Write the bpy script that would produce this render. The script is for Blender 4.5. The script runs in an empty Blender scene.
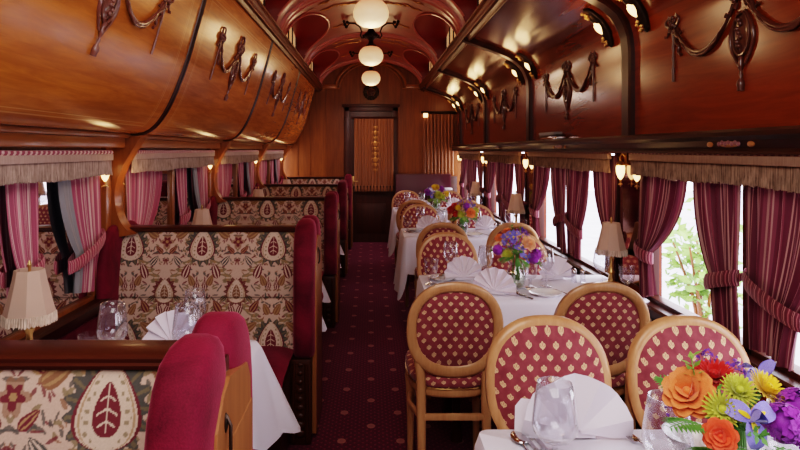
import bpy, bmesh, math, random
import numpy as np
from mathutils import Vector, Matrix
random.seed(7); np.random.seed(7)
PI = math.pi
S = bpy.context.scene
COL = S.collection
H = 1.48          # height of the eye; many heights below are measured from it

# ---------------------------------------------------------------- mesh builder
class MB:
    def __init__(s):
        s.v = []; s.f = []; s.uv = None; s.fm = None
    def add(s, vs, fs):
        n = len(s.v); s.v += [tuple(p) for p in vs]; s.f += [tuple(i + n for i in f) for f in fs]; return s
    def box(s, x0, x1, y0, y1, z0, z1, b=0.0):
        if x0 > x1: x0, x1 = x1, x0
        if y0 > y1: y0, y1 = y1, y0
        if z0 > z1: z0, z1 = z1, z0
        if b <= 0:
            vs = [(x, y, z) for x in (x0, x1) for y in (y0, y1) for z in (z0, z1)]
            return s.add(vs, [(0,1,3,2),(4,6,7,5),(0,4,5,1),(2,3,7,6),(0,2,6,4),(1,5,7,3)])
        b = min(b, (x1-x0)*.45, (y1-y0)*.45, (z1-z0)*.45)
        bm = bmesh.new()
        bmesh.ops.create_cube(bm, size=1)
        for v in bm.verts:
            v.co = Vector(((x0+x1)/2 + v.co.x*(x1-x0), (y0+y1)/2 + v.co.y*(y1-y0), (z0+z1)/2 + v.co.z*(z1-z0)))
        bmesh.ops.bevel(bm, geom=list(bm.edges), offset=b, segments=2, profile=.6, affect='EDGES')
        bm.verts.index_update()
        s.add([v.co for v in bm.verts], [[v.index for v in f.verts] for f in bm.faces]); bm.free(); return s
    def tube(s, pts, r, n=8, cap=True, flat=1.0, up=None):
        pts = [Vector(p) for p in pts]; m = len(pts)
        rs = r if isinstance(r, (list, tuple)) else [r]*m
        ref = Vector(up) if up else None
        vs = []; prev = None
        for i, p in enumerate(pts):
            t = (pts[min(i+1, m-1)] - pts[max(i-1, 0)])
            if t.length < 1e-9: t = Vector((0,0,1))
            t.normalize()
            if ref is not None:
                a = ref - t*ref.dot(t)
                if a.length < 1e-4: a = t.orthogonal()
            elif prev is None: a = t.orthogonal()
            else:
                a = prev - t*prev.dot(t)
                if a.length < 1e-4: a = t.orthogonal()
            a.normalize(); prev = a; c = t.cross(a)
            for k in range(n):
                w = 2*PI*k/n
                vs.append(p + a*math.cos(w)*rs[i]*flat + c*math.sin(w)*rs[i])
        fs = [(i*n+k, i*n+(k+1) % n, (i+1)*n+(k+1) % n, (i+1)*n+k) for i in range(m-1) for k in range(n)]
        if cap: fs += [tuple(range(n-1, -1, -1)), tuple(range((m-1)*n, m*n))]
        return s.add(vs, fs)
    def lathe(s, prof, n=20, c=(0,0,0), sx=1, sy=1, cap=False):
        vs = []; m = len(prof)
        for r, z in prof:
            for k in range(n):
                w = 2*PI*k/n
                vs.append((c[0]+r*math.cos(w)*sx, c[1]+r*math.sin(w)*sy, c[2]+z))
        fs = [(i*n+k, i*n+(k+1) % n, (i+1)*n+(k+1) % n, (i+1)*n+k) for i in range(m-1) for k in range(n)]
        if cap: fs += [tuple(range(n-1, -1, -1)), tuple(range((m-1)*n, m*n))]
        return s.add(vs, fs)
    def ball(s, c, r, n=10, sx=1, sy=1, sz=1):
        prof = [(max(1e-4, r*math.sin(PI*i/n)), -r*sz*math.cos(PI*i/n)) for i in range(n+1)]
        return s.lathe(prof, max(8, n+2), c, sx, sy)
    def grid(s, f, nu, nv, cu=False):
        vs = [f(i/(nu if cu else nu-1), j/(nv-1)) for i in range(nu) for j in range(nv)]
        fs = []
        for i in range(nu if cu else nu-1):
            for j in range(nv-1):
                a = i*nv+j; b = ((i+1) % nu)*nv+j
                fs.append((a, b, b+1, a+1))
        return s.add(vs, fs)
    def prism(s, poly, y0, y1, ax='y'):
        n = len(poly)
        if ax == 'y': mk = lambda p, t: (p[0], t, p[1])
        elif ax == 'x': mk = lambda p, t: (t, p[0], p[1])
        else: mk = lambda p, t: (p[0], p[1], t)
        vs = [mk(p, y0) for p in poly] + [mk(p, y1) for p in poly]
        fs = [(i, (i+1) % n, n+(i+1) % n, n+i) for i in range(n)] + [tuple(range(n-1, -1, -1)), tuple(range(n, 2*n))]
        return s.add(vs, fs)
    def xf(s, M, i0=0):
        s.v[i0:] = [tuple(M @ Vector(p)) for p in s.v[i0:]]; return s
    def build(s, name, m, parent=None, smooth=40, uvf=None, fix=True):
        me = bpy.data.meshes.new(name); me.from_pydata(s.v, [], s.f)
        if fix:
            bm = bmesh.new(); bm.from_mesh(me); bmesh.ops.recalc_face_normals(bm, faces=bm.faces); bm.to_mesh(me); bm.free()
        if smooth:
            me.polygons.foreach_set('use_smooth', [True]*len(me.polygons))
            if smooth < 180: me.set_sharp_from_angle(angle=math.radians(smooth))
        if s.uv is not None:
            l = me.uv_layers.new(name='UVMap')
            idx = np.zeros(len(me.loops), dtype=np.int32); me.loops.foreach_get('vertex_index', idx)
            l.data.foreach_set('uv', np.array(s.uv, dtype=np.float32)[idx].ravel())
        me.materials.append(m); me.update()
        o = bpy.data.objects.new(name, me); COL.objects.link(o)
        if parent: o.parent = parent
        return o

def tag(o, label, cat, group=None):
    o['label'] = label; o['category'] = cat
    if group: o['group'] = group
    return o
def thing(name, label, cat, loc=(0,0,0), rotz=0, group=None):
    o = bpy.data.objects.new(name, None); o.empty_display_size = .1; COL.objects.link(o)
    o.location = loc; o.rotation_euler = (0,0,rotz)
    return tag(o, label, cat, group)
def struct(o): o['kind'] = 'structure'; return o
def dup(root, loc, rotz=None, label=None, group=None):
    r = root.copy(); COL.objects.link(r); r.location = loc
    if rotz is not None: r.rotation_euler = (r.rotation_euler.x, r.rotation_euler.y, rotz)
    if label: r['label'] = label
    if group: r['group'] = group
    for ch in list(root.children):
        c = ch.copy(); COL.objects.link(c); c.parent = r
        for g in list(ch.children):
            d = g.copy(); COL.objects.link(d); d.parent = c
    return r
def lerp(a, b, t): return a+(b-a)*t
def sstep(a, b, x):
    t = min(1, max(0, (x-a)/(b-a))); return t*t*(3-2*t)

# ---------------------------------------------------------------- materials
class X:                                   # tiny expression language over Math nodes
    def __init__(s, nt, sock): s.nt = nt; s.k = sock
    def op(s, o, *a):
        n = s.nt.nodes.new('ShaderNodeMath'); n.operation = o
        for i, q in enumerate((s,)+a):
            if isinstance(q, X): s.nt.links.new(q.k, n.inputs[i])
            else: n.inputs[i].default_value = q
        return X(s.nt, n.outputs[0])
    def __add__(s, o): return s.op('ADD', o)
    def __sub__(s, o): return s.op('SUBTRACT', o)
    def __mul__(s, o): return s.op('MULTIPLY', o)
    def __truediv__(s, o): return s.op('DIVIDE', o)
    def lt(s, o): return s.op('LESS_THAN', o)
    def gt(s, o): return s.op('GREATER_THAN', o)
    def mx(s, o): return s.op('MAXIMUM', o)
    def mn(s, o): return s.op('MINIMUM', o)
    def floor(s): return s.op('FLOOR')
    def abs(s): return s.op('ABSOLUTE')
    def sin(s): return s.op('SINE')
    def sqrt(s): return s.op('SQRT')
    def wrap(s, p): return s.op('FLOORED_MODULO', p)
    def ell(s, y, cx, cy, rx, ry):         # 1 inside the ellipse
        a = (s-cx)*(1/rx); b = (y-cy)*(1/ry); return (a*a+b*b).lt(1.0)

def newmat(name):
    m = bpy.data.materials.new(name); m.use_nodes = True; nt = m.node_tree
    b = nt.nodes['Principled BSDF']; return m, nt, b
def setp(b, **k):
    for a, v in k.items():
        a = {'base':'Base Color','rough':'Roughness','metal':'Metallic','spec':'Specular IOR Level','coat':'Coat Weight','coatr':'Coat Roughness',
             'emc':'Emission Color','ems':'Emission Strength','sheen':'Sheen Weight','sheenr':'Sheen Roughness','sheent':'Sheen Tint','trans':'Transmission Weight','alpha':'Alpha','sss':'Subsurface Weight'}[a]
        b.inputs[a].default_value = (*v, 1) if isinstance(v, tuple) and len(v) == 3 else v
def plain(name, c, rough=.5, **k):
    m, nt, b = newmat(name); setp(b, base=c, rough=rough, **k); return m
def coords(nt, kind='Object'):
    t = nt.nodes.new('ShaderNodeTexCoord'); sp = nt.nodes.new('ShaderNodeSeparateXYZ')
    nt.links.new(t.outputs[kind], sp.inputs[0]); return t.outputs[kind], X(nt, sp.outputs[0]), X(nt, sp.outputs[1]), X(nt, sp.outputs[2])
def noise(nt, vec, scale=(1,1,1), s=5, detail=4, rough=.6, dist=0):
    mp = nt.nodes.new('ShaderNodeMapping'); mp.inputs['Scale'].default_value = scale; nt.links.new(vec, mp.inputs[0])
    n = nt.nodes.new('ShaderNodeTexNoise'); n.inputs['Scale'].default_value = s; n.inputs['Detail'].default_value = detail
    n.inputs['Roughness'].default_value = rough; n.inputs['Distortion'].default_value = dist
    nt.links.new(mp.outputs[0], n.inputs['Vector']); return X(nt, n.outputs['Fac'])
def ramp(nt, fac, stops):
    r = nt.nodes.new('ShaderNodeValToRGB'); e = r.color_ramp.elements
    while len(e) > 1: e.remove(e[-1])
    e[0].position = stops[0][0]; e[0].color = (*stops[0][1], 1)
    for p, c in stops[1:]:
        q = e.new(p); q.color = (*c, 1)
    nt.links.new(fac.k, r.inputs[0]); return r.outputs[0]
def mix(nt, fac, a, b, mode='MIX'):
    n = nt.nodes.new('ShaderNodeMix'); n.data_type = 'RGBA'; n.blend_type = mode
    for i, q in ((0, fac), (6, a), (7, b)):
        if isinstance(q, X): nt.links.new(q.k, n.inputs[i])
        elif isinstance(q, bpy.types.NodeSocket): nt.links.new(q, n.inputs[i])
        elif isinstance(q, tuple): n.inputs[i].default_value = (*q, 1)
        else: n.inputs[i].default_value = q
    return n.outputs[2]
def bump(nt, b, h, strength=.2, dist=.01):
    n = nt.nodes.new('ShaderNodeBump'); n.inputs['Strength'].default_value = strength; n.inputs['Distance'].default_value = dist
    nt.links.new(h.k, n.inputs['Height']); nt.links.new(n.outputs[0], b.inputs['Normal'])

def wood(name, dark, light, grain='Y', rough=.22, scale=1.0, coat=.35, inlay=None):
    m, nt, b = newmat(name); v, x, y, z = coords(nt)
    sc = {'X': (1.2, 14, 14), 'Y': (14, 1.2, 14), 'Z': (14, 14, 1.2)}[grain]
    a = noise(nt, v, tuple(q*scale for q in sc), 2.2, 6, .65, .6)
    c = noise(nt, v, tuple(q*.25*scale for q in sc), 1.6, 3, .5, .3)
    f = a*.6 + c*.4
    mid = tuple((p+q)/2 for p, q in zip(dark, light))
    col = ramp(nt, f, [(.30, dark), (.5, mid), (.68, light)])
    if inlay:
        u = nt.nodes.new('ShaderNodeUVMap'); sp = nt.nodes.new('ShaderNodeSeparateXYZ'); nt.links.new(u.outputs[0], sp.inputs[0])
        du, dv = X(nt, sp.outputs[0]), X(nt, sp.outputs[1])
        L, W = inlay
        d = du.mn(du*-1+L).mn(dv.mn(dv*-1+W))
        ln = ((d-.13).abs().lt(.0035)).mx((d-.15).abs().lt(.002)).mx((d-.055).abs().lt(.002))
        col = mix(nt, ln*.6, col, (.75, .36, .12))
    nt.links.new(col, b.inputs['Base Color'])
    setp(b, rough=rough, coat=coat, coatr=.1, spec=.38)
    return m

M = {}
M['berth']   = wood('varnished_berth_wood', (.33, .095, .014), (.72, .255, .045), 'Y', .22, 1, .15, inlay=(1.96, 1.05))  # mahogany lightened, window light on the left side put into the colour
M['trimwood']= wood('orange_trim_wood', (.25, .075, .013), (.48, .17, .035), 'Y', .3)
M['bracket'] = wood('lit_upright_wood', (.18, .055, .012), (.34, .115, .026), 'Z', .35)  # orange light falling on the uprights is mixed into this wood colour
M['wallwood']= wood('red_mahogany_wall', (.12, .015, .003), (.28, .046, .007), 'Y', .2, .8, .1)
M['covewood']= wood('shaded_cove_mahogany', (.085, .014, .003), (.21, .038, .007), 'Y', .18, .8, .1)  # same wood as the wall, darkened to paint the cove's shade
M['endwood'] = wood('end_wall_mahogany', (.135, .034, .006), (.31, .095, .016), 'Z', .42, .8, .0)
M['darkwood']= wood('dark_mahogany', (.020, .004, .002), (.060, .011, .005), 'Y', .32, 1, .0)
M['darkwoodx']= wood('dark_mahogany_rail', (.028, .006, .003), (.070, .014, .006), 'X', .35, 1, .1)
M['darkwoodz']= wood('dark_mahogany_upright', (.034, .007, .003), (.09, .018, .007), 'Z', .4, 1, 0)
M['chairwood']= wood('honey_beech', (.40, .185, .080), (.60, .325, .155), 'Z', .3, 1.5, .2)
M['boothwood']= wood('booth_side_wood', (.23, .085, .027), (.40, .165, .060), 'Z', .4)
M['carve']   = plain('carved_wood_dark', (.10, .030, .018), .3, coat=.5)
M['rail'] = wood('deck_rail_mahogany', (.10, .024, .006), (.22, .062, .014), 'Y', .38, 1, .05)
M['carvel']  = plain('lit_carved_wood', (.20, .075, .055), .22, coat=.8)  # left-hand carving, base lightened to imitate its silvery sheen
M['brass']   = plain('aged_brass', (.62, .40, .16), .28, metal=1.0)
M['iron']    = plain('dark_bronze', (.05, .03, .02), .35, metal=.8)
M['steel']   = plain('polished_cutlery_steel', (.55, .50, .50), .18, metal=1.0)
M['linen']   = plain('white_linen', (.74, .70, .79), .8, sheen=.15)
M['napkin']  = plain('white_napkin_linen', (.80, .73, .81), .8, sheen=.2)
M['china']   = plain('white_china', (.82, .79, .78), .15, coat=.5)
M['bulb']    = plain('warm_lamp_glass', (.9, .75, .5), .3, emc=(1, .62, .28), ems=2.6)
M['green']   = plain('leaf_green', (.10, .26, .05), .5)
M['green2']  = plain('pale_leaf_green', (.22, .38, .07), .5)

def m_velvet(name, c, cl):
    m, nt, b = newmat(name); v, x, y, z = coords(nt)
    n = noise(nt, v, (1,1,1), 6, 4, .6, .6); n2 = noise(nt, v, (1,1,1), 260, 2, .5)
    col = ramp(nt, n*.75+n2*.25, [(.3, c), (.7, cl)])  # light and dark mottling stands in for the velvet's sheen
    nt.links.new(col, b.inputs['Base Color']); setp(b, rough=.75, sheen=.45, sheenr=.35, sheent=(.8, .2, .3), spec=.15)
    bump(nt, b, n2, .25, .003); return m
M['velvet'] = m_velvet('crimson_velvet', (.06, .003, .012), (.20, .012, .038))

M['cabinet'] = plain('dull_burgundy_leather', (.085, .016, .030), .35)
def m_chairfabric():
    m, nt, b = newmat('crimson_motif_fabric'); v, x, y, z = coords(nt)
    q = (y*.9+z)                                   # works on the upright pads and on the seat
    P, Q = .0435, .0535
    row = (q*(2/Q)).floor(); odd = row.wrap(2.0)
    u = (x + odd*(P/2)).wrap(P)-P/2; w = q.wrap(Q/2)-Q/4
    s_ = 1.0
    u = u*1.22; w = w*1.28
    lobes = u.ell(w, 0, .004, .0048, .0075).mx(u.abs().ell(w, .0075, .0005, .0042, .0060)).mx(u.ell(w, 0, -.007, .0036, .0048)).mx(u.abs().ell(w, .005, -.0055, .0030, .0024))
    core = u.ell(w, 0, .003, .0018, .0045).mx(u.abs().ell(w, .007, .000, .0014, .0032))
    n = noise(nt, v, (1,1,1), 30, 3); 
    base = ramp(nt, n, [(.3, (.205, .038, .050)), (.7, (.29, .065, .076))])
    col = mix(nt, lobes, base, (.70, .45, .26)); col = mix(nt, core*.8, col, (.42, .14, .08))
    nt.links.new(col, b.inputs['Base Color']); setp(b, rough=.75, sheen=.15, spec=.2)
    bump(nt, b, noise(nt, v, (1,1,1), 400, 2), .15, .002); return m
M['chairfab'] = m_chairfabric()

def m_carpet():
    m, nt, b = newmat('burgundy_medallion_carpet'); v, x, y, z = coords(nt)
    P, Q = .30, .33
    row = (y*(2/Q)).floor(); odd = row.wrap(2.0)
    u = (x + odd*(P/2)).wrap(P)-P/2; w = y.wrap(Q/2)-Q/4
    med = u.ell(w, 0, 0, .022, .027); inner = u.ell(w, 0, 0, .012, .016)
    p2 = .0417
    odd2 = (y*(2/p2)).floor().wrap(2.0)
    u2 = (x+odd2*(p2/2)).wrap(p2)-p2/2; w2 = y.wrap(p2/2)-p2/4
    dot = u2.ell(w2, 0, 0, .0055, .007)
    n = noise(nt, v, (1,1,1), 60, 3)
    base = ramp(nt, n, [(.3, (.045, .004, .012)), (.7, (.085, .008, .022))])
    col = mix(nt, dot*.75, base, (.20, .026, .05))
    col = mix(nt, med*.85, col, (.36, .15, .12)); col = mix(nt, inner*.5, col, (.22, .09, .09))
    nt.links.new(col, b.inputs['Base Color']); setp(b, rough=.95, sheen=.35, sheent=(.8, .25, .4), spec=.1)
    bump(nt, b, noise(nt, v, (1,1,1), 500, 2), .3, .003); return m
M['carpet'] = m_carpet()

def m_stripe(name, dark, mid, light, period=.075, transl=.25, slant=False, bold=False):
    m, nt, b = newmat(name)
    u = nt.nodes.new('ShaderNodeUVMap'); sp = nt.nodes.new('ShaderNodeSeparateXYZ'); nt.links.new(u.outputs[0], sp.inputs[0])
    a = X(nt, sp.outputs[0])
    if slant: a = a + X(nt, sp.outputs[1])
    t = a.wrap(period)*(1/period)
    s1 = (t-.25).abs().lt(.13); s2 = (t-.25).abs().lt(.03); s3 = (t-.68).abs().lt(.05); s4 = (t-.85).abs().lt(.02)
    col = mix(nt, s1, dark, mid); col = mix(nt, s2.mx(s4)*.8, col, light); col = mix(nt, s3*.8, col, light)
    if bold: col = mix(nt, t.lt(.45), dark, light)
    nt.links.new(col, b.inputs['Base Color']); setp(b, rough=.6, sheen=.3, sheent=(1, .6, .7), spec=.3)
    if transl:
        tr = nt.nodes.new('ShaderNodeBsdfTranslucent'); nt.links.new(col, tr.inputs[0])
        mx = nt.nodes.new('ShaderNodeMixShader'); mx.inputs[0].default_value = transl
        nt.links.new(b.outputs[0], mx.inputs[1]); nt.links.new(tr.outputs[0], mx.inputs[2])
        nt.links.new(mx.outputs[0], nt.nodes['Material Output'].inputs[0])
    return m
M['curtain'] = m_stripe('burgundy_striped_satin', (.088, .013, .026), (.155, .032, .050), (.34, .18, .15), .075, .10)
M['curtainl'] = m_stripe('lit_striped_satin', (.42, .10, .16), (.58, .20, .26), (.78, .58, .52), .075, .1)  # burgundy satin again, lightened as if lit by the opposite windows
M['tie'] = m_stripe('striped_tieback_satin', (.11, .014, .03), (.21, .035, .06), (.46, .24, .22), .032, 0)
M['tiel'] = m_stripe('lit_striped_tieback', (.30, .04, .08), (.46, .10, .15), (.72, .48, .42), .032, 0)  # lit copy of the tieback satin, light put into its colours
M['cord'] = m_stripe('twisted_cord', (.13, .012, .025), (.13, .012, .025), (.30, .15, .13), .036, 0, True, True)
M['cordl'] = m_stripe('lit_twisted_cord', (.34, .06, .10), (.34, .06, .10), (.74, .56, .52), .036, 0, True, True)  # lit copy of the cord for the left wall
M['lining'] = plain('grey_satin_lining', (.27, .26, .27), .5, sheen=.2)

def m_fringe(name, c0, c1, fine=260):
    m, nt, b = newmat(name); v, x, y, z = coords(nt)
    n = noise(nt, v, (fine, fine, 5), 1, 3, .7); n2 = noise(nt, v, (25, 25, 25), 1, 2)
    nt.links.new(ramp(nt, n*.75+n2*.25, [(.36, c0), (.62, c1)]), b.inputs['Base Color']); setp(b, rough=.8, spec=.2)
    bump(nt, b, n, .5, .004); return m
M['fringe'] = m_fringe('bullion_fringe', (.10, .055, .036), (.36, .225, .155))
M['fringel'] = m_fringe('lit_bullion_fringe', (.24, .155, .12), (.56, .41, .34))  # same fringe with window light painted into its tones
M['band'] = m_fringe('valance_braid', (.22, .13, .09), (.34, .22, .16), 400)
M['bandl'] = m_fringe('lit_valance_braid', (.46, .32, .27), (.60, .45, .39), 400)  # same braid, lightened for the lit left wall
M['shade'] = None
def m_shade(name, c, ems):
    m, nt, b = newmat(name); setp(b, base=c, rough=.8)
    tr = nt.nodes.new('ShaderNodeBsdfTranslucent'); tr.inputs[0].default_value = (*c, 1)
    mx = nt.nodes.new('ShaderNodeMixShader'); mx.inputs[0].default_value = .4
    nt.links.new(b.outputs[0], mx.inputs[1]); nt.links.new(tr.outputs[0], mx.inputs[2]); nt.links.new(mx.outputs[0], nt.nodes['Material Output'].inputs[0])
    return m
M['shade'] = m_shade('cream_silk_shade', (.78, .58, .47), 0)
M['shadefringe'] = m_fringe('cream_shade_fringe', (.40, .28, .21), (.82, .66, .55), 300)

def m_globe():
    m, nt, b = newmat('opal_globe_glass'); v, x, y, z = coords(nt)
    col = ramp(nt, z*3+.5, [(.2, (1, .72, .42)), (.5, (1, .62, .32)), (.75, (.85, .33, .15)), (.95, (.5, .12, .06))])
    nt.links.new(col, b.inputs['Emission Color']); setp(b, base=(.9, .8, .65), rough=.25, ems=.55); return m
M['globe'] = m_globe()

def m_thinglass(name, tint=(1,1,1), k=1.0, base=.03, rough=.02, rim_glint=0, gl=(1,1,1)):
    m = bpy.data.materials.new(name); m.use_nodes = True; nt = m.node_tree
    for n in list(nt.nodes):
        if n.type != 'OUTPUT_MATERIAL': nt.nodes.remove(n)
    out = [n for n in nt.nodes if n.type == 'OUTPUT_MATERIAL'][0]
    lw = nt.nodes.new('ShaderNodeLayerWeight'); lw.inputs[0].default_value = .5
    f = X(nt, lw.outputs['Facing']); f = (f*f*f)*k + base
    f = f.mn(1.0)
    t = nt.nodes.new('ShaderNodeBsdfTransparent'); t.inputs[0].default_value = (*tint, 1)
    g = nt.nodes.new('ShaderNodeBsdfGlossy'); g.inputs['Roughness'].default_value = rough
    g.inputs[0].default_value = (*gl, 1)
    mx = nt.nodes.new('ShaderNodeMixShader'); nt.links.new(f.k, mx.inputs[0]); nt.links.new(t.outputs[0], mx.inputs[1]); nt.links.new(g.outputs[0], mx.inputs[2])
    last = mx
    if rim_glint:  # white diffuse rim painted in place of edge highlights
        f2 = X(nt, lw.outputs['Facing']); f2 = (f2*f2*f2*f2*f2*f2)*(rim_glint*2.6) + rim_glint*.06; d = nt.nodes.new('ShaderNodeBsdfDiffuse'); d.inputs[0].default_value = (.9, .88, .92, 1)
        last = nt.nodes.new('ShaderNodeMixShader'); nt.links.new(f2.k, last.inputs[0]); nt.links.new(mx.outputs[0], last.inputs[1]); nt.links.new(d.outputs[0], last.inputs[2])
    nt.links.new(last.outputs[0], out.inputs[0]); return m
M['glass'] = m_thinglass('clear_glass', (.96, .96, .98), 1.0, .06, .02, .13)
M['cut'] = m_thinglass('cut_crystal', (.90, .90, .94), .8, .12, .05, .18)
M['pane'] = m_thinglass('window_pane', (.97, .97, 1), .1, .01)
M['mirror'] = m_thinglass('reflecting_dark_pane', (.06, .06, .08), .02, .985, .02, 0, (.74, .68, .67))
M['pmirror'] = plain('smoky_pillar_mirror', (.42, .28, .24), .06, metal=1.0)
M['water'] = m_thinglass('vase_water', (.80, .88, .76), .5, .06)

def m_vault():
    m, nt, b = newmat('painted_ceiling_red'); v, x, y, z = coords(nt)
    n = noise(nt, v, (1,1,1), 3, 4)
    nt.links.new(ramp(nt, n, [(.3, (.25, .030, .018)), (.7, (.42, .065, .040))]), b.inputs['Base Color']); setp(b, rough=.3, coat=.3, coatr=.2); return m
M['vault'] = m_vault()
M['lunette'] = plain('deep_red_lunette_paint', (.20, .014, .012), .35)
M['rib'] = plain('rose_painted_rib', (.50, .15, .12), .3, coat=.3)
M['gold'] = plain('gold_stencil_leaf', (.62, .30, .09), .35, metal=.6)
def m_amber():
    m, nt, b = newmat('striped_amber_glass'); v, x, y, z = coords(nt)
    t = y.wrap(.085)*(1/.085)
    col = mix(nt, t.lt(.55), (.20, .05, .015), (.85, .42, .13)); col = mix(nt, (t-.75).abs().lt(.09), col, (.9, .8, .65))
    nt.links.new(col, b.inputs['Base Color']); nt.links.new(col, b.inputs['Emission Color']); setp(b, rough=.3, ems=.45); return m  # emission stands in for daylight behind the panes
M['amber'] = m_amber()
def m_hanging():
    m, nt, b = newmat('amber_silk_hanging'); v, x, y, z = coords(nt)
    n = noise(nt, v, (60, 1, .8), 1, 3); 
    nt.links.new(ramp(nt, n, [(.3, (.17, .05, .012)), (.7, (.36, .125, .032))]), b.inputs['Base Color']); setp(b, rough=.5, sheen=.3); return m
M['hanging'] = m_hanging()
def m_ground():
    m, nt, b = newmat('pale_platform_paving'); v, x, y, z = coords(nt)
    n = noise(nt, v, (1,1,1), 2, 5)
    nt.links.new(ramp(nt, n, [(.3, (.42, .40, .45)), (.7, (.60, .58, .64))]), b.inputs['Base Color']); setp(b, rough=.9); return m
M['ground'] = m_ground()
def m_petal(name, c0, c1):
    m, nt, b = newmat(name); v, x, y, z = coords(nt)
    n = noise(nt, v, (1,1,1), 45, 3)
    nt.links.new(ramp(nt, n, [(.3, c0), (.7, c1)]), b.inputs['Base Color']); setp(b, rough=.55, sheen=.2, spec=.3); return m
P = {'orange': m_petal('orange_petals', (.75, .16, .035), (.90, .33, .12)), 'red': m_petal('red_petals', (.42, .012, .012), (.70, .03, .02)),
     'coral': m_petal('coral_petals', (.75, .06, .02), (.90, .16, .06)), 'lime': m_petal('lime_petals', (.36, .40, .03), (.62, .62, .10)),
     'yellow': m_petal('yellow_petals', (.80, .50, .02), (.92, .72, .06)), 'blue': m_petal('iris_blue_petals', (.16, .14, .60), (.36, .32, .80)),
     'violet': m_petal('violet_petals', (.14, .04, .42), (.30, .12, .62)), 'purple': m_petal('purple_stock_petals', (.22, .02, .34), (.45, .07, .55)),
     'peach': m_petal('peach_petals', (.82, .36, .18), (.92, .55, .32))}
def catmull(pts, n):
    P_ = [np.array(p) for p in pts]; P_ = [2*P_[0]-P_[1]]+P_+[2*P_[-1]-P_[-2]]; out = []
    for i in range(1, len(P_)-2):
        for k in range(n):
            t = k/n; a, b, c, d = P_[i-1], P_[i], P_[i+1], P_[i+2]
            out.append(.5*((2*b)+(-a+c)*t+(2*a-5*b+4*c-d)*t*t+(-a+3*b-3*c+d)*t**3))
    out.append(P_[-2]); return [tuple(p) for p in out]
# ================================================================ THE CAR (setting)
Y0, Y1 = -2.7, 9.65
PY = [-2.7]+[3.18+1.98*k for k in range(-2, 4)]
SEC = [(a, c) for a, c in zip(PY[:-1], PY[1:])]
W = 1.38; SILL = .72; HEAD = H+.02; PH = .17    # half width, sill, head, half a pillar

f = MB(); f.box(-1.46, 1.46, Y0-.06, Y1+.08, -.12, 0); struct(f.build('floor', M['carpet'], smooth=0))

def side_wall(sgn):
    b = MB(); x0, x1 = (W, W+.08) if sgn > 0 else (-W-.08, -W)
    b.box(x0, x1, Y0, Y1, 0, SILL)
    for k, y in enumerate(PY):
        lo = Y0 if k == 0 else y-PH
        hi = y+PH if y < 9.2 else Y1
        b.box(x0, x1, lo, hi, SILL, HEAD)
    b.box(x0, x1, Y0, Y1, HEAD, H+.62 if sgn > 0 else H+1.04)
    return b
wl = struct(side_wall(-1).build('wall_left', M['bracket'], smooth=0))
# right hand: vertical panelling that runs over into the coved lower deck
PR = [(1.38, .03), (1.38, .52), (1.372, .60), (1.35, .67), (1.31, .735), (1.25, .785), (1.17, .83), (1.08, .868), (.98, .905), (.88, .94), (.80, .97)]
def prf(t):                                      # point and inward normal on that profile, by arc length
    d = 0
    for (a, b) in zip(PR[:-1], PR[1:]):
        l = math.hypot(b[0]-a[0], b[1]-a[1])
        if d+l >= t or b == PR[-1]:
            k = (t-d)/l; n = (-(b[1]-a[1])/l, (b[0]-a[0])/l)
            return Vector((lerp(a[0], b[0], k), lerp(a[1], b[1], k)+H)), Vector((n[0], n[1]))
        d += l
PRL = sum(math.hypot(b[0]-a[0], b[1]-a[1]) for a, b in zip(PR[:-1], PR[1:]))
b = side_wall(1)
struct(b.build('wall_right', M['wallwood'], smooth=0))
b = MB()
TCV = .62
def cove(u, v):
    p, n = prf(v*TCV); return (p.x-.004, lerp(Y0, Y1, u), p.y)
b.grid(cove, 2, 16)
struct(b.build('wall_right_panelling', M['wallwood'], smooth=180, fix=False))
b = MB()
def cove2(u, v):
    p, n = prf(lerp(TCV, PRL, v)); return (p.x-.004, lerp(Y0, Y1, u), p.y)
b.grid(cove2, 2, 30)
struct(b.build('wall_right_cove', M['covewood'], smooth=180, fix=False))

# clerestory: side walls with panes, painted vault, lunettes
HD = H+1.0; VA, VB = .80, .42
RIBY = [1.15+2.05*k for k in range(-2, 5)]
LUN = [a+1.025 for a in RIBY if a+1.025 < 9.2 and a+1.025 > -2.2]
def vh(x): return HD+VB*math.sqrt(max(0, 1-(x/VA)**2))
ys = []
for yc in LUN:
    for k in range(33): ys.append(yc-.74*math.cos(PI*k/32))
ys = sorted([Y0, Y1]+ys+[yc+s*.7401 for yc in LUN for s in (-1, 1)])
def xb(y):
    for yc in LUN:
        d = abs(y-yc)/.74
        if d < 1: return VA-.35*math.sqrt(1-d*d)**.8
    return VA-.001
b = MB(); nt_ = 29
def vpt(i, j):
    y = ys[i]; t0 = math.acos(min(1, xb(y)/VA)); t = lerp(t0, PI-t0, j/(nt_-1))
    return (VA*math.cos(t), y, HD+VB*math.sin(t))
vs = [vpt(i, j) for i in range(len(ys)) for j in range(nt_)]
b.add(vs, [(i*nt_+j, (i+1)*nt_+j, (i+1)*nt_+j+1, i*nt_+j+1) for i in range(len(ys)-1) for j in range(nt_-1)])
ceil = struct(b.build('ceiling', M['vault'], smooth=60, fix=False))
XW = .872
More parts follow.
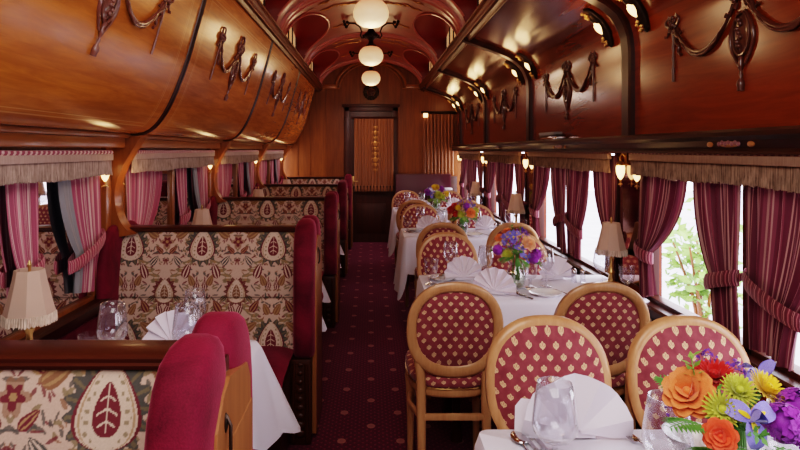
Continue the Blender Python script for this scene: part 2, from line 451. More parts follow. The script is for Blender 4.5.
for sgn in (-1, 1):
    b = MB(); n = len(ys)
    vs = []
    for y in ys: x = xb(y); vs += [(sgn*x, y, vh(x)), (sgn*XW, y, vh(x))]
    b.add(vs, [(2*i, 2*i+1, 2*i+3, 2*i+2) for i in range(n-1)])
    b.box(sgn*.79, sgn*.93, Y0, Y1, HD-.03, HD+.012)
    o = struct(b.build('ceiling_lunette', M['lunette'], smooth=60, fix=False))
    # unseen outer roof added against sky light, and clerestory side with openings
    b = MB(); b.box(sgn*.90, sgn*1.46, Y0, Y1, H+1.0, H+1.06)
    b.box(sgn*.868, sgn*.93, Y0, Y1, HD+.36, HD+.50)
    e = [Y0]+[q for yc in LUN for q in (yc-.62, yc+.62)]+[Y1]
    for k in range(0, len(e), 2): b.box(sgn*.868, sgn*.93, e[k], e[k+1], HD+.0, HD+.40)
    struct(b.build('roof_deck_'+('left' if sgn < 0 else 'right'), M['lunette'], smooth=0))
    for yc in LUN:
        if yc < 3: continue
        t = MB()
        pts = []
        for k in range(49):
            y = yc-.74*math.cos(PI*k/48)*.999; x = xb(y); pts.append((sgn*(x-.004), y, vh(x)-.006))
        t.tube(pts, .011, 6); struct(t.build('trim_lunette', M['rib'], smooth=60))
    for k, yc in enumerate(LUN):
        t = MB(); t.box(sgn*.868, sgn*.875, yc-.62, yc+.62, HD+.0, HD+.36)
        w = struct(t.build('window_clerestory_%d' % (k+1+(10 if sgn > 0 else 0)), M['amber'], smooth=0))
        t = MB()
        for q in range(5): t.box(sgn*.855, sgn*.868, yc-.62+q*.305, yc-.60+q*.305, HD, HD+.36)
        t.build('window_frame', M['iron'], w, smooth=0)
b = MB(); b.box(-1.06, 1.06, Y0-.06, Y1+.08, HD+.50, HD+.56); struct(b.build('roof_light_block', M['lunette'], smooth=0))  # unseen shell over the vault, added to stop sky light leaking in

# ribs of the vault
for k, y in enumerate(RIBY):
    if y < 3 : continue
    b = MB()
    def sec(u, v, y=y):
        t = u*PI; prof = [(-.075, 0), (-.075, .02), (-.055, .03), (-.045, .018), (.045, .018), (.055, .03), (.075, .02), (.075, 0)]
        dy, d = prof[round(v*7)]
        return ((VA-d)*math.cos(t), y+dy, HD+(VB-d)*math.sin(t))
    b.grid(sec, 41, 8)
    struct(b.build('trim_rib_%d' % (k+1), M['rib'], smooth=30, fix=False))
# deck rails
for sgn in (-1, 1):
    b = MB()
    poly = [(.775, -.005), (.775, .045), (.80, .06), (.845, .03), (.86, -.02), (.855, -.06), (.835, -.065), (.82, -.04), (.80, -.035), (.785, -.015)]
    b.prism([(sgn*x, H+1.0+z) for x, z in poly], Y0, Y1)
    for dx, dz in ((.770, .022), (.838, -.060), (.80, -.036)):
        b.tube([(sgn*dx, Y0, H+1.0+dz), (sgn*dx, Y1, H+1.0+dz)], .009, 8)
    struct(b.build('trim_deck_rail_'+('left' if sgn < 0 else 'right'), M['rail'], smooth=40))
# gold stencilled scrolls painted on the vault, part of the ceiling
def on_vault(x, y, d=.006): 
    return (x, y, vh(x)-d)
def scroll(mb, x, y, sx, s):
    for (a0, cx, cy, turns) in ((0, 0, 0, 1.3), (1, .10*s, .02*s, -1.2), (2, .20*s, -.01*s, 1.1), (3, .29*s, .015*s, -1.0)):
        pts = []
        for k in range(15):
            q = k/14; r = .045*s*(1-.75*q); w = a0+q*turns*2*PI
            pts.append(on_vault(x+sx*(cx+r*math.cos(w)), y+cy+r*math.sin(w)*.8))
        mb.tube(pts, [.007*(1-.6*k/14) for k in range(15)], 5)
    pts = [on_vault(x+sx*s*.34*k/10, y+.03*s*math.sin(k*.9)) for k in range(11)]
    mb.tube(pts, .005, 5)
for yc in LUN:
    if yc < 3.5: continue
    for dy in (-.55, -.80, .35):
        for sx in (-1, 1):
            mb = MB(); scroll(mb, sx*.16, yc+dy, sx, .95 if dy < 0 else .8)
            mb.build('gold_scroll', M['gold'], ceil, smooth=60)

# right hand cove ribs, ledge, inlays
def sweep_rib(y, hw, d0, d1, n=30, t0=0.0):
    b = MB()
    def g(u, v):
        p, nn = prf(t0+(PRL-t0)*u); prof = [(-hw, d0), (-hw, d1*.7), (-hw*.8, d1), (hw*.8, d1), (hw, d1*.7), (hw, d0)]
        dy, d = prof[round(v*5)]; return (p.x+nn.x*d, y+dy, p.y+nn.y*d)
    b.grid(g, n, 6); return b
for k, y in enumerate(PY[2:]):
    b = sweep_rib(y, .052, -.01, .035); struct(b.build('trim_cove_rib_%d' % (k+1), M['darkwood'], smooth=35, fix=False))
b = MB(); b.prism([(1.39, H+.075), (1.30, H+.075), (1.285, H+.065), (1.285, H+.05), (1.305, H+.035), (1.315, H+.005), (1.30, H-.005), (1.30, H-.015), (1.39, H-.015)], Y0, Y1)
led = struct(b.build('trim_ledge_right', M['darkwood'], smooth=30))
M['inlay'] = plain('marquetry_inlay', (.36, .15, .05), .3); M['inlayr'] = plain('marquetry_rose', (.24, .10, .12), .3)
for (a, c) in SEC[2:]:
    ym = (a+c)/2; b = MB(); cz = H+.018; xx = 1.308
    b.ball((xx, ym, cz+.003), .022, 10, .22, 3.0, .55)
    for s_ in (-1, 1): b.ball((xx, ym+s_*.125, cz+.003), .016, 8, .3, 1.3, .7)
    b.build('ledge_inlay', M['inlay'], led); b = MB()
    for q in range(7): b.ball((xx-.004, ym-.06+.02*q, cz+.004+.005*(q % 2)), .011, 7, .3, 1, .8)
    b.build('inlay_rosette', M['inlayr'], led)
# left hand: frieze under the berths, curved brackets on the uprights
b = MB(); b.box(-1.40, -1.285, Y0, Y1, H+.012, H+.062, .006); b.box(-1.40, -1.265, Y0, Y1, H+.062, H+.085, .006)
struct(b.build('trim_frieze_left', M['trimwood'], smooth=30))
for k, y in enumerate(PY[2:]):
    b = MB(); pts = [(-1.39, H-.47)]+[(x, H+z) for x, z in catmull([(-1.235, -.44), (-1.285, -.41), (-1.325, -.34), (-1.34, -.25), (-1.33, -.17), (-1.30, -.09), (-1.26, -.02), (-1.205, .07)], 4)]+[(-1.39, H+.07)]
    b.prism(pts, y-.045, y+.045); b.box(-1.40, -1.355, y-.11, y+.11, SILL-.04, H+.03, .006)
    struct(b.build('trim_bracket_%d' % (k+1), M['bracket'], smooth=30))

# windows: sill, frame, mullion, panes
for sgn, nm in ((-1, 'left'), (1, 'right')):
    b = MB()
    b.prism([(sgn*1.40, SILL+.02), (sgn*1.325, SILL+.02), (sgn*1.315, SILL+.01), (sgn*1.33, SILL-.03), (sgn*1.36, SILL-.06), (sgn*1.40, SILL-.06)], Y0, Y1)
    struct(b.build('trim_sill_'+nm, M['darkwood'], smooth=30))
    for k, (a, c) in enumerate(SEC):
        y0, y1, ym = a+PH, c-PH, (a+c)/2
        b = MB(); fx0, fx1 = sgn*1.372, sgn*1.43
        for (p, q) in ((y0-.005, y0+.035), (y1-.035, y1+.005), (ym-.028, ym+.028)): b.box(fx0, fx1, p, q, SILL, HEAD, .004)
        b.box(fx0, fx1, y0, y1, SILL, SILL+.04, .004); b.box(fx0, fx1, y0, y1, HEAD-.04, HEAD, .004)
        w = struct(b.build('window_%d' % (k+1+(10 if sgn > 0 else 0)), M['darkwoodz'] if sgn > 0 else M['bracket'], smooth=30))
        for (p, q) in ((y0+.03, ym-.025), (ym+.025, y1-.03)):
            g = MB(); px = sgn*(1.41 if sgn > 0 else 1.390); g.add([(px, p, SILL+.03), (px, q, SILL+.03), (px, q, HEAD-.03), (px, p, HEAD-.03)], [(0,1,2,3)])
            g.build('pane', M['mirror'] if sgn < 0 else M['pane'], w, smooth=0, fix=False)
# smoky mirrors on the uprights of the right hand wall
for k, y in enumerate(PY[3:]):
    b = MB(); b.box(1.372, 1.384, y-.15, y+.15, SILL+.06, H-.06, .003)
    fr = MB(); struct(b.build('trim_pillar_panel_%d' % (k+1), M['pmirror'], smooth=0))
# crimson dado under the left hand sill
b = MB(); b.box(-1.385, -1.36, Y0, Y1, .02, SILL-.07, .004); struct(b.build('baseboard_left', M['velvet'], smooth=0))
b = MB(); b.box(1.36, 1.385, Y0, Y1, .0, .16, .004); struct(b.build('baseboard_right', M['darkwood'], smooth=0))

# end wall, rear wall
b = MB(); b.box(-1.46, 1.46, Y1, Y1+.08, 0, HD+.5)
for x in (-1.18, -.98, -.72, .50, .78): b.box(x-.006, x+.006, Y1-.010, Y1+.01, .9, HD)
endw = struct(b.build('wall_end', M['endwood'], smooth=0))
b = MB(); b.box(-1.46, 1.46, Y0-.08, Y0, 0, HD+.5); struct(b.build('wall_back', M['endwood'], smooth=0))
b = MB()
pts = [(-.80, .965), (-.56, .965), (-.56, 1.02)]
arc = [(-.56*math.cos(PI*k/24), HD-H+.02+.40*math.sin(PI*k/24)) for k in range(25)]
for off, r in ((0, .022), (-.055, .014)):
    q = [(x*(1+off/.56), Y1-.02, H+z+off*.6) for x, z in arc]; b.tube([(-.80, Y1-.02, H+1.02+off*.6)]+q+[(.80, Y1-.02, H+1.02+off*.6)], r, 8)
b.box(-.86, -.55, Y1-.06, Y1, H+.98, H+1.05, .01); b.box(.55, .86, Y1-.06, Y1, H+.98, H+1.05, .01)
struct(b.build('trim_arch', M['trimwood'], smooth=40))
b = MB(); b.box(-1.38, -.44, Y1-.03, Y1, 0, .72, .006); b.box(.42, 1.38, Y1-.03, Y1, 0, H-.42, .006)
struct(b.build('trim_wainscot_end', M['darkwoodx'], smooth=30))
# door in the end wall
b = MB()
b.box(-.43, -.345, Y1-.035, Y1, 0, H+.69, .008); b.box(.345, .43, Y1-.035, Y1, 0, H+.69, .008); b.box(-.43, .43, Y1-.035, Y1, H+.62, H+.70, .008)
b.box(-.46, .46, Y1-.05, Y1, H+.69, H+.735, .008)
d = struct(b.build('door_1', M['darkwoodz'], smooth=30))
b = MB(); b.box(-.345, .345, Y1-.012, Y1-.002, 0, H+.62); b.box(-.24, .24, Y1-.02, Y1-.01, .14, .62, .006); b.box(-.24, .24, Y1-.02, Y1-.01, .76, 1.9, .006)
b.build('door_leaf', M['darkwoodz'], d, smooth=30)
b = MB(); b.tube([(-.285, Y1-.03, .98), (-.285, Y1-.075, .98), (-.20, Y1-.075, .98)], .010, 8); b.box(-.305, -.265, Y1-.03, Y1-.018, .90, 1.06, .004)
b.build('door_handle', M['brass'], d)

# the world beyond the glass
b = MB(); b.box(-25, 25, -20, 40, -1.4, -1.25); struct(b.build('ground', M['ground'], smooth=0))
def shrub(x, y, s, n, lab):
    mb = MB(); r = random.Random(int(x*100+y*7))
    for k in range(n):
        c = Vector((r.gauss(0, .20), r.gauss(0, .3), abs(r.gauss(.85, .3)))).xyz*s
        a = Vector((r.uniform(-1,1), r.uniform(-1,1), r.uniform(-.4,1))).normalized(); q = a.orthogonal().normalized(); L = r.uniform(.10, .2)*s
        mb.add([c, c+a*L*.5+q*L*.25, c+a*L, c+a*L*.5-q*L*.25], [(0,1,2,3)])
    root = thing('garden_shrub', lab, 'shrub', (x, y, -1.25))
    mb.build('foliage', M['green2'], root, smooth=0, fix=False)
    t = MB(); 
    for k in range(5):
        w = k*1.26; t.tube([(0,0,0), (.1*s*math.cos(w), .1*s*math.sin(w), .5*s), (.3*s*math.cos(w), .3*s*math.sin(w), 1.1*s)], [.03*s, .02*s, .01*s], 6)
    t.build('stem', M['bracket'], root)
shrub(4.75, 8.6, 1.25, 420, 'green leafy shrub outside the second large window on the right-hand side')
# ================================================================ BERTHS, CARVING, WINDOW DRESSING, LAMPS
ORD = ['nearest', 'second', 'third', 'fourth', 'farthest']
BAYS = SEC[2:]                                   # the bays the photograph shows
PLc = [(-1.275, .087), (-1.22, .088), (-1.165, .112), (-1.115, .165), (-1.065, .25), (-1.018, .36), (-.975, .48), (-.935, .62), (-.895, .76), (-.858, .90), (-.838, .97)]
PL = catmull(PLc, 5)
PLL = [0]
for a, b in zip(PL[:-1], PL[1:]): PLL.append(PLL[-1]+math.hypot(b[0]-a[0], b[1]-a[1]))
def plf(v):                                      # point and normal (into the car) on the berth profile at arc length v
    v = min(max(v, 0), PLL[-1]-1e-6)
    i = max(k for k in range(len(PLL)-1) if PLL[k] <= v); a, b = PL[i], PL[i+1]
    k = (v-PLL[i])/(PLL[i+1]-PLL[i]); l = math.hypot(b[0]-a[0], b[1]-a[1])
    return Vector((lerp(a[0], b[0], k), H+lerp(a[1], b[1], k))), Vector(((b[1]-a[1])/l, -(b[0]-a[0])/l))
def v_at_h(h):
    for k in range(len(PL)-1):
        if PL[k][1] <= h <= PL[k+1][1]: return PLL[k]+(h-PL[k][1])/(PL[k+1][1]-PL[k][1])*(PLL[k+1]-PLL[k])
def garland(place, mb):
    up = None
    def T(pts, r, flat=1.0, n=6): mb.tube([place(p[0], p[1], p[2]*.8) for p in pts], [q*.78 for q in r] if isinstance(r, list) else r*.78, n)
    def bow(cx, cy, s):
        for sg in (-1, 1):
            T([(cx+sg*s*(.02+.05*math.sin(PI*k/10)*1.0), cy+s*(.012*math.cos(PI*k/10)*2.2+.02), .008+.006*math.sin(PI*k/10)) for k in range(11)], .0085*s)
            T([(cx+sg*s*(.01+.03*math.sin(PI*k/8)), cy+s*(.05-.04*math.cos(PI*k/8)), .010) for k in range(9)], .008*s)
            T([(cx+sg*s*(.02+.07*k/8), cy-s*(.02+.04*k/8+.012*math.sin(k*1.5)), .008) for k in range(9)], [.009*s*(1-.5*k/8) for k in range(9)])
        for (p, q, r) in ((0, 0, .017), (.022, .018, .012), (-.022, .018, .012), (0, .038, .013), (.03, -.012, .010), (-.03, -.012, .010)):
            mb.ball(place(cx+p*s, cy+q*s, .010), r*s, 7)
    bow(0, 0, 1.15)
    for sg in (-1, 1):
        bow(sg*.50, -.01, .85)
        n = 17
        pts = [(sg*(.04+.44*k/(n-1)), -.03-.14*math.sin(PI*k/(n-1))**.9, .012) for k in range(n)]
        T(pts, [.005+.010*math.sin(PI*k/(n-1)) for k in range(n)], n=8)
        pts2 = [(sg*(.04+.44*k/(n-1)), -.03-.14*math.sin(PI*k/(n-1))**.9-.012*math.sin(PI*k/(n-1)), .020+.005*math.sin(k*2.6)) for k in range(n)]
        T(pts2, [.002+.006*math.sin(PI*k/(n-1)) for k in range(n)])
        m = 10
        T([(sg*.50, -.03-.235*k/(m-1), .008) for k in range(m)], [.005+.005*(k % 2)*(1-k/m)+.002*(k > 6) for k in range(m)])
        T([(sg*(.50-.065*k/(m-1)+.012*math.sin(k*1.8)), -.03-.125*k/(m-1), .008) for k in range(m)], [.006+.004*(k % 2) for k in range(m)])
    T([(.050*math.sin(2*PI*k/20), -.145+.080*math.cos(2*PI*k/20), .010) for k in range(21)], .008)
    N = 12
    for r0, r1 in ((0, .35), (.35, .7), (.7, 1)):
        vs = []
        for rr in (r0, r1):
            for k in range(N): vs.append(place(.047*rr*math.sin(2*PI*k/N), -.145+.075*rr*math.cos(2*PI*k/N), .004+.012*(1-rr*rr)))
        mb.add(vs, [(k, (k+1) % N, N+(k+1) % N, N+k) for k in range(N)])
    for k in range(7): mb.ball(place(.012*math.sin(k*2.1), -.19+.016*k, .016), .010, 6)
    for sg in (-1, 1): T([(sg*(.02+.05*math.sin(PI*k/8)), -.06-.2*k/8, .006) for k in range(9)], [.006+.004*math.sin(PI*k/8) for k in range(9)])
    m = 12
    T([(0, -.225-.13*k/(m-1), .010) for k in range(m)], [.010+.004*(k % 3 == 0)+.006*(k > 7)-.005*(4 < k < 8) for k in range(m)], n=8)

# closed upper berths along the left side
proto = None
for i, (a, c) in enumerate(BAYS):
    L = c-a-.02
    lab = 'curved varnished wooden upper berth front above the %s left-hand window bay' % ORD[i]
    if proto is None:
        r = thing('upper_berth', lab, 'upper berth', (0, a+.01, 0), 0, 'closed upper berths')
        mb = MB(); mb.uv = []; nv = 51
        vs = []
        for u in np.linspace(0, 1, 25):
            for v in np.linspace(0, 1, nv):
                p, nn = plf(v*PLL[-1]); vs.append((p.x, u*L, p.y)); mb.uv.append((u*L, v*1.05))
        mb.add(vs, [(q*nv+w, (q+1)*nv+w, (q+1)*nv+w+1, q*nv+w+1) for q in range(24) for w in range(nv-1)])
        mb.build('berth_panel', M['berth'], r, smooth=180, fix=False)
        for ye in (.006, L-.006):
            mb = MB(); mb.tube([(plf(v*PLL[-1])[0].x, ye, plf(v*PLL[-1])[0].y) for v in np.linspace(0, 1, 40)], .010, 6)
            mb.build('edge_moulding', M['darkwood'], r)
        vc = v_at_h(.685)
        def pl(u, v, d):
            p, nn = plf(vc+v); return (p.x+nn.x*d, L/2+u, p.y+nn.y*d)
        mb = MB(); garland(pl, mb); mb.build('carved_garland', M['carvel'], r, smooth=60)
        proto = r
    else: dup(proto, (0, a+.01, 0), None, lab)
# carved garlands on the right hand panels
proto = None
for i, (a, c) in enumerate(BAYS):
    lab = 'carved dark wood garland with oval medallion on the %s right-hand wall panel' % ORD[i]
    if proto is None:
        mb = MB(); garland(lambda u, v, d: (-d, u, v), mb)
        proto = tag(mb.build('carved_garland', M['carve'], None, smooth=60), lab, 'carving', 'carved garlands on the right wall')
        proto.location = (W-.004, (a+c)/2+.03, H+.575)
    else: dup(proto, (W-.004, (a+c)/2+.03, H+.565), None, lab)

# valances
def valance(sgn, L):
    r = thing('valance', '-', 'valance')
    mb = MB(); mb.uv = []
    n = 60; k8 = 8; pts = [(0, L*k/n, -.008) for k in range(n+1)]
    mb.tube(pts, .012, k8)
    for k in range(n+1):
        for q in range(k8): mb.uv.append((L*k/n, q/k8*.034))
    mb.build('heading_cord', M['cordl'] if sgn < 0 else M['cord'], r)
    mb = MB(); mb.box(-.012, .012, 0, L, -.048, -.016, .003); mb.build('braid_band', M['bandl'] if sgn < 0 else M['band'], r, smooth=30)
    mb = MB(); n = 420; rnd = random.Random(3)
    vs = []; ph = 0
    for k in range(n+1):
        y = L*k/n; w = (.0035 if k % 2 else -.0035)+.003*math.sin(y*23)+.002*rnd.uniform(-1, 1)
        bot = -.122+rnd.uniform(-.006, .004)+.004*math.sin(y*9)
        vs += [(w*.6, y, -.046), (w, y, -.085), (w*1.8, y+rnd.uniform(-.002, .002), bot)]
    mb.add(vs, [(3*k+j, 3*k+3+j, 3*k+4+j, 3*k+1+j) for k in range(n) for j in range(2)])
    mb.build('fringe', M['fringel'] if sgn < 0 else M['fringe'], r, smooth=0, fix=False)
    return r
for sgn in (-1, 1):
    proto = None
    for i, (a, c) in enumerate(BAYS):
        lab = ('%s fringed valance over the %s window bay of the %s wall' % ('lit tan' if sgn < 0 else 'tan', ORD[i], 'left-hand' if sgn < 0 else 'right-hand'))
        loc = (sgn*1.318, a+.135, H-.004)
        if proto is None:
            proto = valance(sgn, c-a-.27); proto.location = loc; proto['label'] = lab; proto['group'] = 'fringed valances over the %s windows' % ('left' if sgn < 0 else 'right')
        else: dup(proto, loc, None, lab)

# curtains: y runs from the tied side (0) to the free side
def curtain(sgn, wtop, wtie, wbot, dr, seed, tz=.99, lining=False, zb=.745):
    rnd = random.Random(seed); ka = .62 if sgn < 0 else 1; ph = rnd.uniform(0, 6); ph2 = rnd.uniform(0, 6)
    r = thing('curtain', '-', 'curtain')
    zt = H-.03
    def fp(s, t, off=0):
        z = lerp(zt, zb, t); tt = (zt-tz)/(zt-zb)
        if t < tt:
            q = t/tt; e = (q**(1.5+1.3*s))
            y = lerp(s*wtop, .012+s*wtie, e); amp = lerp(.016, .011, q)*ka; xx = -.012*q
        else:
            q = (t-tt)/(1-tt); y = lerp(.012+s*wtie, .012+s*wbot, q**.7); amp = lerp(.011, .018, q)*ka; xx = -.012*(1-q)
            z = z-(.035*math.sin(s*3+ph))*q*.6
        np_ = 6
        x = amp*math.sin(2*PI*np_*s+ph+.5*math.sin(3*t+ph2))+.35*amp*math.sin(2*PI*np_*2.3*s+ph2+2*t)
        return (sgn*(xx+x+off), dr*y, z)
    s1 = .66 if lining else 1.0
    mb = MB(); mb.uv = []; nu, nv = 72, 34; vs = []
    for i in range(nu):
        for j in range(nv):
            s = s1*i/(nu-1); t = j/(nv-1); vs.append(fp(s, t)); mb.uv.append((s*.56+.01*seed, 1-t))
    mb.add(vs, [(i*nv+j, (i+1)*nv+j, (i+1)*nv+j+1, i*nv+j+1) for i in range(nu-1) for j in range(nv-1)])
    mb.build('curtain_drape', M['curtainl'] if sgn < 0 else M['curtain'], r, smooth=180, fix=False)
    if lining:
        mb = MB(); vs = []
        for i in range(30):
            for j in range(nv):
                s = .64+.24*i/29; t = j/(nv-1); vs.append(fp(s, t, -.006))
        mb.add(vs, [(i*nv+j, (i+1)*nv+j, (i+1)*nv+j+1, i*nv+j+1) for i in range(29) for j in range(nv-1)])
        o = mb.build('lining', M['lining'], r, smooth=180, fix=False); o['label'] = 'turned-back grey satin lining'
    mb = MB(); mb.uv = []; n = 40; vs = []
    cy = .012+wtie/2
    for k in range(n+1):
        w = 2*PI*k/n; y = cy+(wtie/2+.014)*math.cos(w); x = -.010-.040*math.sin(w)*(1 if math.sin(w) > 0 else .6)
        zz = tz-.30*(y-cy)+.02*math.sin(w)*0
        for q, (dz, dx) in enumerate(((-.03, 0), (-.012, .006), (.012, .006), (.03, 0))):
            vs.append((sgn*(x-(dx if math.sin(w) > 0 else 0)), dr*y, zz+dz)); mb.uv.append((k/n*(2*wtie+.1), q*.02))
    mb.add(vs, [(4*k+q, 4*k+4+q, 4*k+5+q, 4*k+1+q) for k in range(n) for q in range(3)])
    y0 = len(mb.v); zc = tz+.30*(wtie/2+.014)
    mb.tube([(sgn*(-.01), 0, zc), (sgn*.02, -dr*.02, zc+.015), (sgn*.05, -dr*.03, zc+.03)], [.016, .012, .008], 8)
    mb.uv += [(.01*k, 0) for k in range(24)]
    mb.build('tieback', M['tiel'] if sgn < 0 else M['tie'], r, smooth=180, fix=False)
    return r
CUR = {1: [('far', 'c', -.15, -1, .44, .115, .12), ('mid-far', 'm', .02, 1, .33, .17, .15), ('mid-near', 'm', -.03, -1, .40, .27, .19), ('near', 'a', .15, 1, .34, .10, .12)],
       -1: [('far', 'c', -.13, -1, .50, .32, .31), ('mid-far', 'm', .28, -1, .21, .13, .13), ('near', 'a', .16, 1, .60, .34, .32)]}
for sgn in (-1, 1):
    for j, (nm, ref, off, dr, wt, wi, wb) in enumerate(CUR[sgn]):
        proto = None
        for i, (a, c) in enumerate(BAYS):
            y = {'a': a, 'c': c, 'm': (a+c)/2}[ref]+off
            if i == 0 and nm == 'near': continue       # outside the frame
            side = 'right-hand' if sgn > 0 else 'left-hand'
            what = {'far': 'beside the upright at the far end', 'mid-far': 'just beyond the centre post', 'mid-near': 'just before the centre post', 'near': 'beside the upright at the near end'}[nm]
            if sgn < 0 and nm == 'mid-far': what = 'across the centre post'
            lab = '%s striped curtain %s of the %s %s window bay' % ('burgundy' if sgn > 0 else 'rose', what, ORD[i], side)
            loc = (sgn*(1.362 if sgn > 0 else 1.374), y, 0)
            if proto is None:
                proto = curtain(sgn, wt, wi, wb, dr, 3+j+(sgn > 0)*5, lining=(sgn < 0 and nm == 'far'), zb=.76 if sgn > 0 else .80, tz=.98 if sgn > 0 else 1.0)
                proto.location = loc; proto['label'] = lab; proto['group'] = 'striped curtains of the %s windows' % side
            else: dup(proto, loc, None, lab)

# sconces on the uprights
def sconce():
    r = thing('wall_sconce', '-', 'wall lamp')
    mb = MB(); mb.ball((-.006, 0, .06), .024, 8, .3, 1, 1.7); mb.tube([(0, 0, .06), (-.03, 0, .085), (-.045, 0, .065), (-.04, 0, .035)], .006, 8)
    mb.lathe([(.006, .045), (.022, .036), (.030, .022), (.028, .018)], 12, (-.04, 0, 0)); mb.build('bracket', M['brass'], r)
    mb = MB(); mb.lathe([(.026, .022), (.030, .004), (.028, -.022), (.018, -.048), (.006, -.062), (.001, -.064)], 14, (-.04, 0, 0)); mb.build('glass_shade', M['bulb'], r, smooth=180)
    mb = MB(); mb.lathe([(.003, -.060), (.008, -.070), (.004, -.080), (.009, -.090), (.002, -.104)], 10, (-.04, 0, 0)); mb.tube([(-.058, -.012, -.09), (-.04, 0, -.08), (-.022, .012, -.09)], .003, 6)
    mb.build('finial', M['brass'], r)
    return r
proto = None; n = 0
for sgn in (-1, 1):
    for k, y in enumerate(PY[3:]):
        for d in (-.10, .10):
            lab = 'brass wall lamp with glowing glass cup, %s side of the %s %s upright' % ('near' if d < 0 else 'far', ORD[k] if k < 3 else 'farthest', 'left-hand' if sgn < 0 else 'right-hand')
            loc = (sgn*(W-.005), y+d-.05, H-.10)
            if proto is None:
                proto = sconce(); proto.location = loc; proto['label'] = lab; proto['group'] = 'brass wall lamps on the uprights'; o = proto
            else: o = dup(proto, loc, None, lab)
            o.rotation_euler = (0, 0, PI if sgn < 0 else 0); o.scale = (.8, .68, .95)

# cove lamps beside the right hand ribs
def cove_lamp():
    r = thing('cove_lamp', '-', 'wall lamp'); tm = .70; p0, n0 = prf(tm)
    def q(t, dy, d): 
        p, nn = prf(tm+t); return (p.x+nn.x*d-p0.x, dy, p.y+nn.y*d-p0.y)
    mb = MB()
    def g(u, v):
        t = lerp(-.15, .15, u); s = math.sin(PI*min(1, max(0, u*1.0)))**.35; w = v*2*PI
        return q(t, .042*s*math.cos(w)*(1 if abs(math.cos(w)) < .99 else 1), max(-.004, .012+.034*s*math.sin(w)))
    mb.grid(g, 17, 13); mb.build('housing', M['iron'], r, smooth=50, fix=False)
    mb = MB()
    def g2(u, v):
        t = lerp(-.055, .055, u); s = math.sin(PI*u)**.5; w = v*2*PI
        return q(t, .029*s*math.cos(w), .028+.032*s*math.sin(w))
    mb.grid(g2, 15, 13); mb.build('glass_shade', M['bulb'], r, smooth=180, fix=False)
    for s_ in (-1, 1):
        mb = MB()
        for k in range(5): mb.ball(q(s_*(.085+.012*k), .018*math.sin(k*2), .045-.003*k), .011, 7)
        mb.build('mount', M['brass'], r)
    return r, (p0.x, p0.y)
proto = None
for k, y in enumerate(PY[3:]):
    for d in (-.22, .22):
        lab = 'curved bronze lamp with glowing glass on the %s side of the %s ceiling rib' % ('near' if d < 0 else 'far', ORD[k] if k < 3 else 'farthest')
        if proto is None:
            proto, (cx, cz) = cove_lamp(); proto.location = (cx, y+d, cz); proto['label'] = lab; proto['group'] = 'cove lamps beside the ceiling ribs'
        else: dup(proto, (cx, y+d, cz), None, lab)

# globes along the ceiling
def globe():
    r = thing('ceiling_globe_lamp', '-', 'ceiling lamp')
    mb = MB(); mb.lathe([(.05, .098), (.085, .088), (.118, .055), (.133, .01), (.130, -.03), (.108, -.07), (.07, -.096), (.03, -.106), (.002, -.108)], 28); mb.build('glass_globe', M['globe'], r, smooth=180)
    mb = MB(); mb.lathe([(.052, .09), (.06, .105), (.055, .115), (.03, .125), (.022, .16), (.045, .185), (.075, .20), (.08, .225), (.05, .25), (.03, .28), (.02, .40)], 18)
    for k in range(8): mb.ball((.075*math.cos(k*PI/4), .075*math.sin(k*PI/4), .21), .018, 7)
    mb.build('canopy', M['iron'], r)
    for sg in (-1, 1):
        mb = MB()
        mb.tube([(sg*x, 0, z) for x, z in ((.06, .20), (.10, .19), (.115, .22), (.10, .26), (.12, .31), (.17, .345), (.23, .35), (.27, .362))], [.010, .009, .009, .008, .008, .008, .008, .010], 8)
        mb.tube([(sg*x, 0, z) for x, z in ((.23, .35), (.25, .32), (.275, .325), (.28, .35))], .007, 6)
        for (x, z) in ((.25, .36), (.28, .335), (.29, .365), (.265, .31)): mb.ball((sg*x, 0, z), .017, 7)
        mb.build('arm', M['iron'], r)
    return r
proto = None
for k, y in enumerate((4.43, 6.43, 8.43)):
    lab = 'round glowing opal ceiling lamp, %s along the car' % ('largest and first', 'middle one', 'smallest and last')[k] if False else ('large glowing opal globe lamp hanging closest overhead', 'glowing opal globe lamp hanging between the two others', 'small glowing opal globe lamp hanging before the end wall arch')[k]
    if proto is None:
        proto = globe(); proto.location = (0, y, H+1.01); proto['label'] = lab; proto['group'] = 'opal globe lamps along the ceiling'
    else: dup(proto, (0, y, H+1.01), None, lab)

# end wall dressing
r = thing('carved_wreath', 'dark carved wreath ornament on the end wall under the arch', 'ornament', (0, Y1-.012, H+.93))
mb = MB()
for k in range(16):
    w = 2*PI*k/16; mb.ball((.10*math.cos(w), -.012, .10*math.sin(w)*.95), .030, 7, 1, .6, 1.2)
mb.build('leaf_ring', M['iron'], r); mb = MB(); mb.ball((0, -.01, 0), .05, 9, 1, .5, 1)
for k in range(5): mb.tube([(0, -.02, 0), (.05*math.cos(k*1.26), -.03, .05*math.sin(k*1.26)), (.12*math.cos(k*1.26+.4), -.02, .12*math.sin(k*1.26+.4))], [.014, .012, .005], 6)
mb.build('rosette', M['carve'], r)
def hanging(x0, x1, ztop, zbot, y, strips, seed, gap=0):
    rnd = random.Random(seed); mb = MB(); tb = MB()
    w = (x1-x0)/strips
    for k in range(strips):
        a = x0+k*w+gap*w/2; b_ = a+w*(1-gap); n = 6
        dy = -.006*(k % 2)
        vs = []
        for i in range(n+1):
            u = i/n; yy = y+dy-.012*math.sin(PI*u)
            vs += [(lerp(a, b_, u), yy, ztop), (lerp(a, b_, u), yy, zbot+.09)]
        mb.add(vs, [(2*i, 2*i+1, 2*i+3, 2*i+2) for i in range(n)])
        cx = (a+b_)/2; tb.lathe([(.004, .10), (.018, .09), (.014, .07), (.020, .06), (w*.45, .0), (w*.40, -.002)], 8, (cx, y-.012, zbot), 1, .6)
    return mb, tb
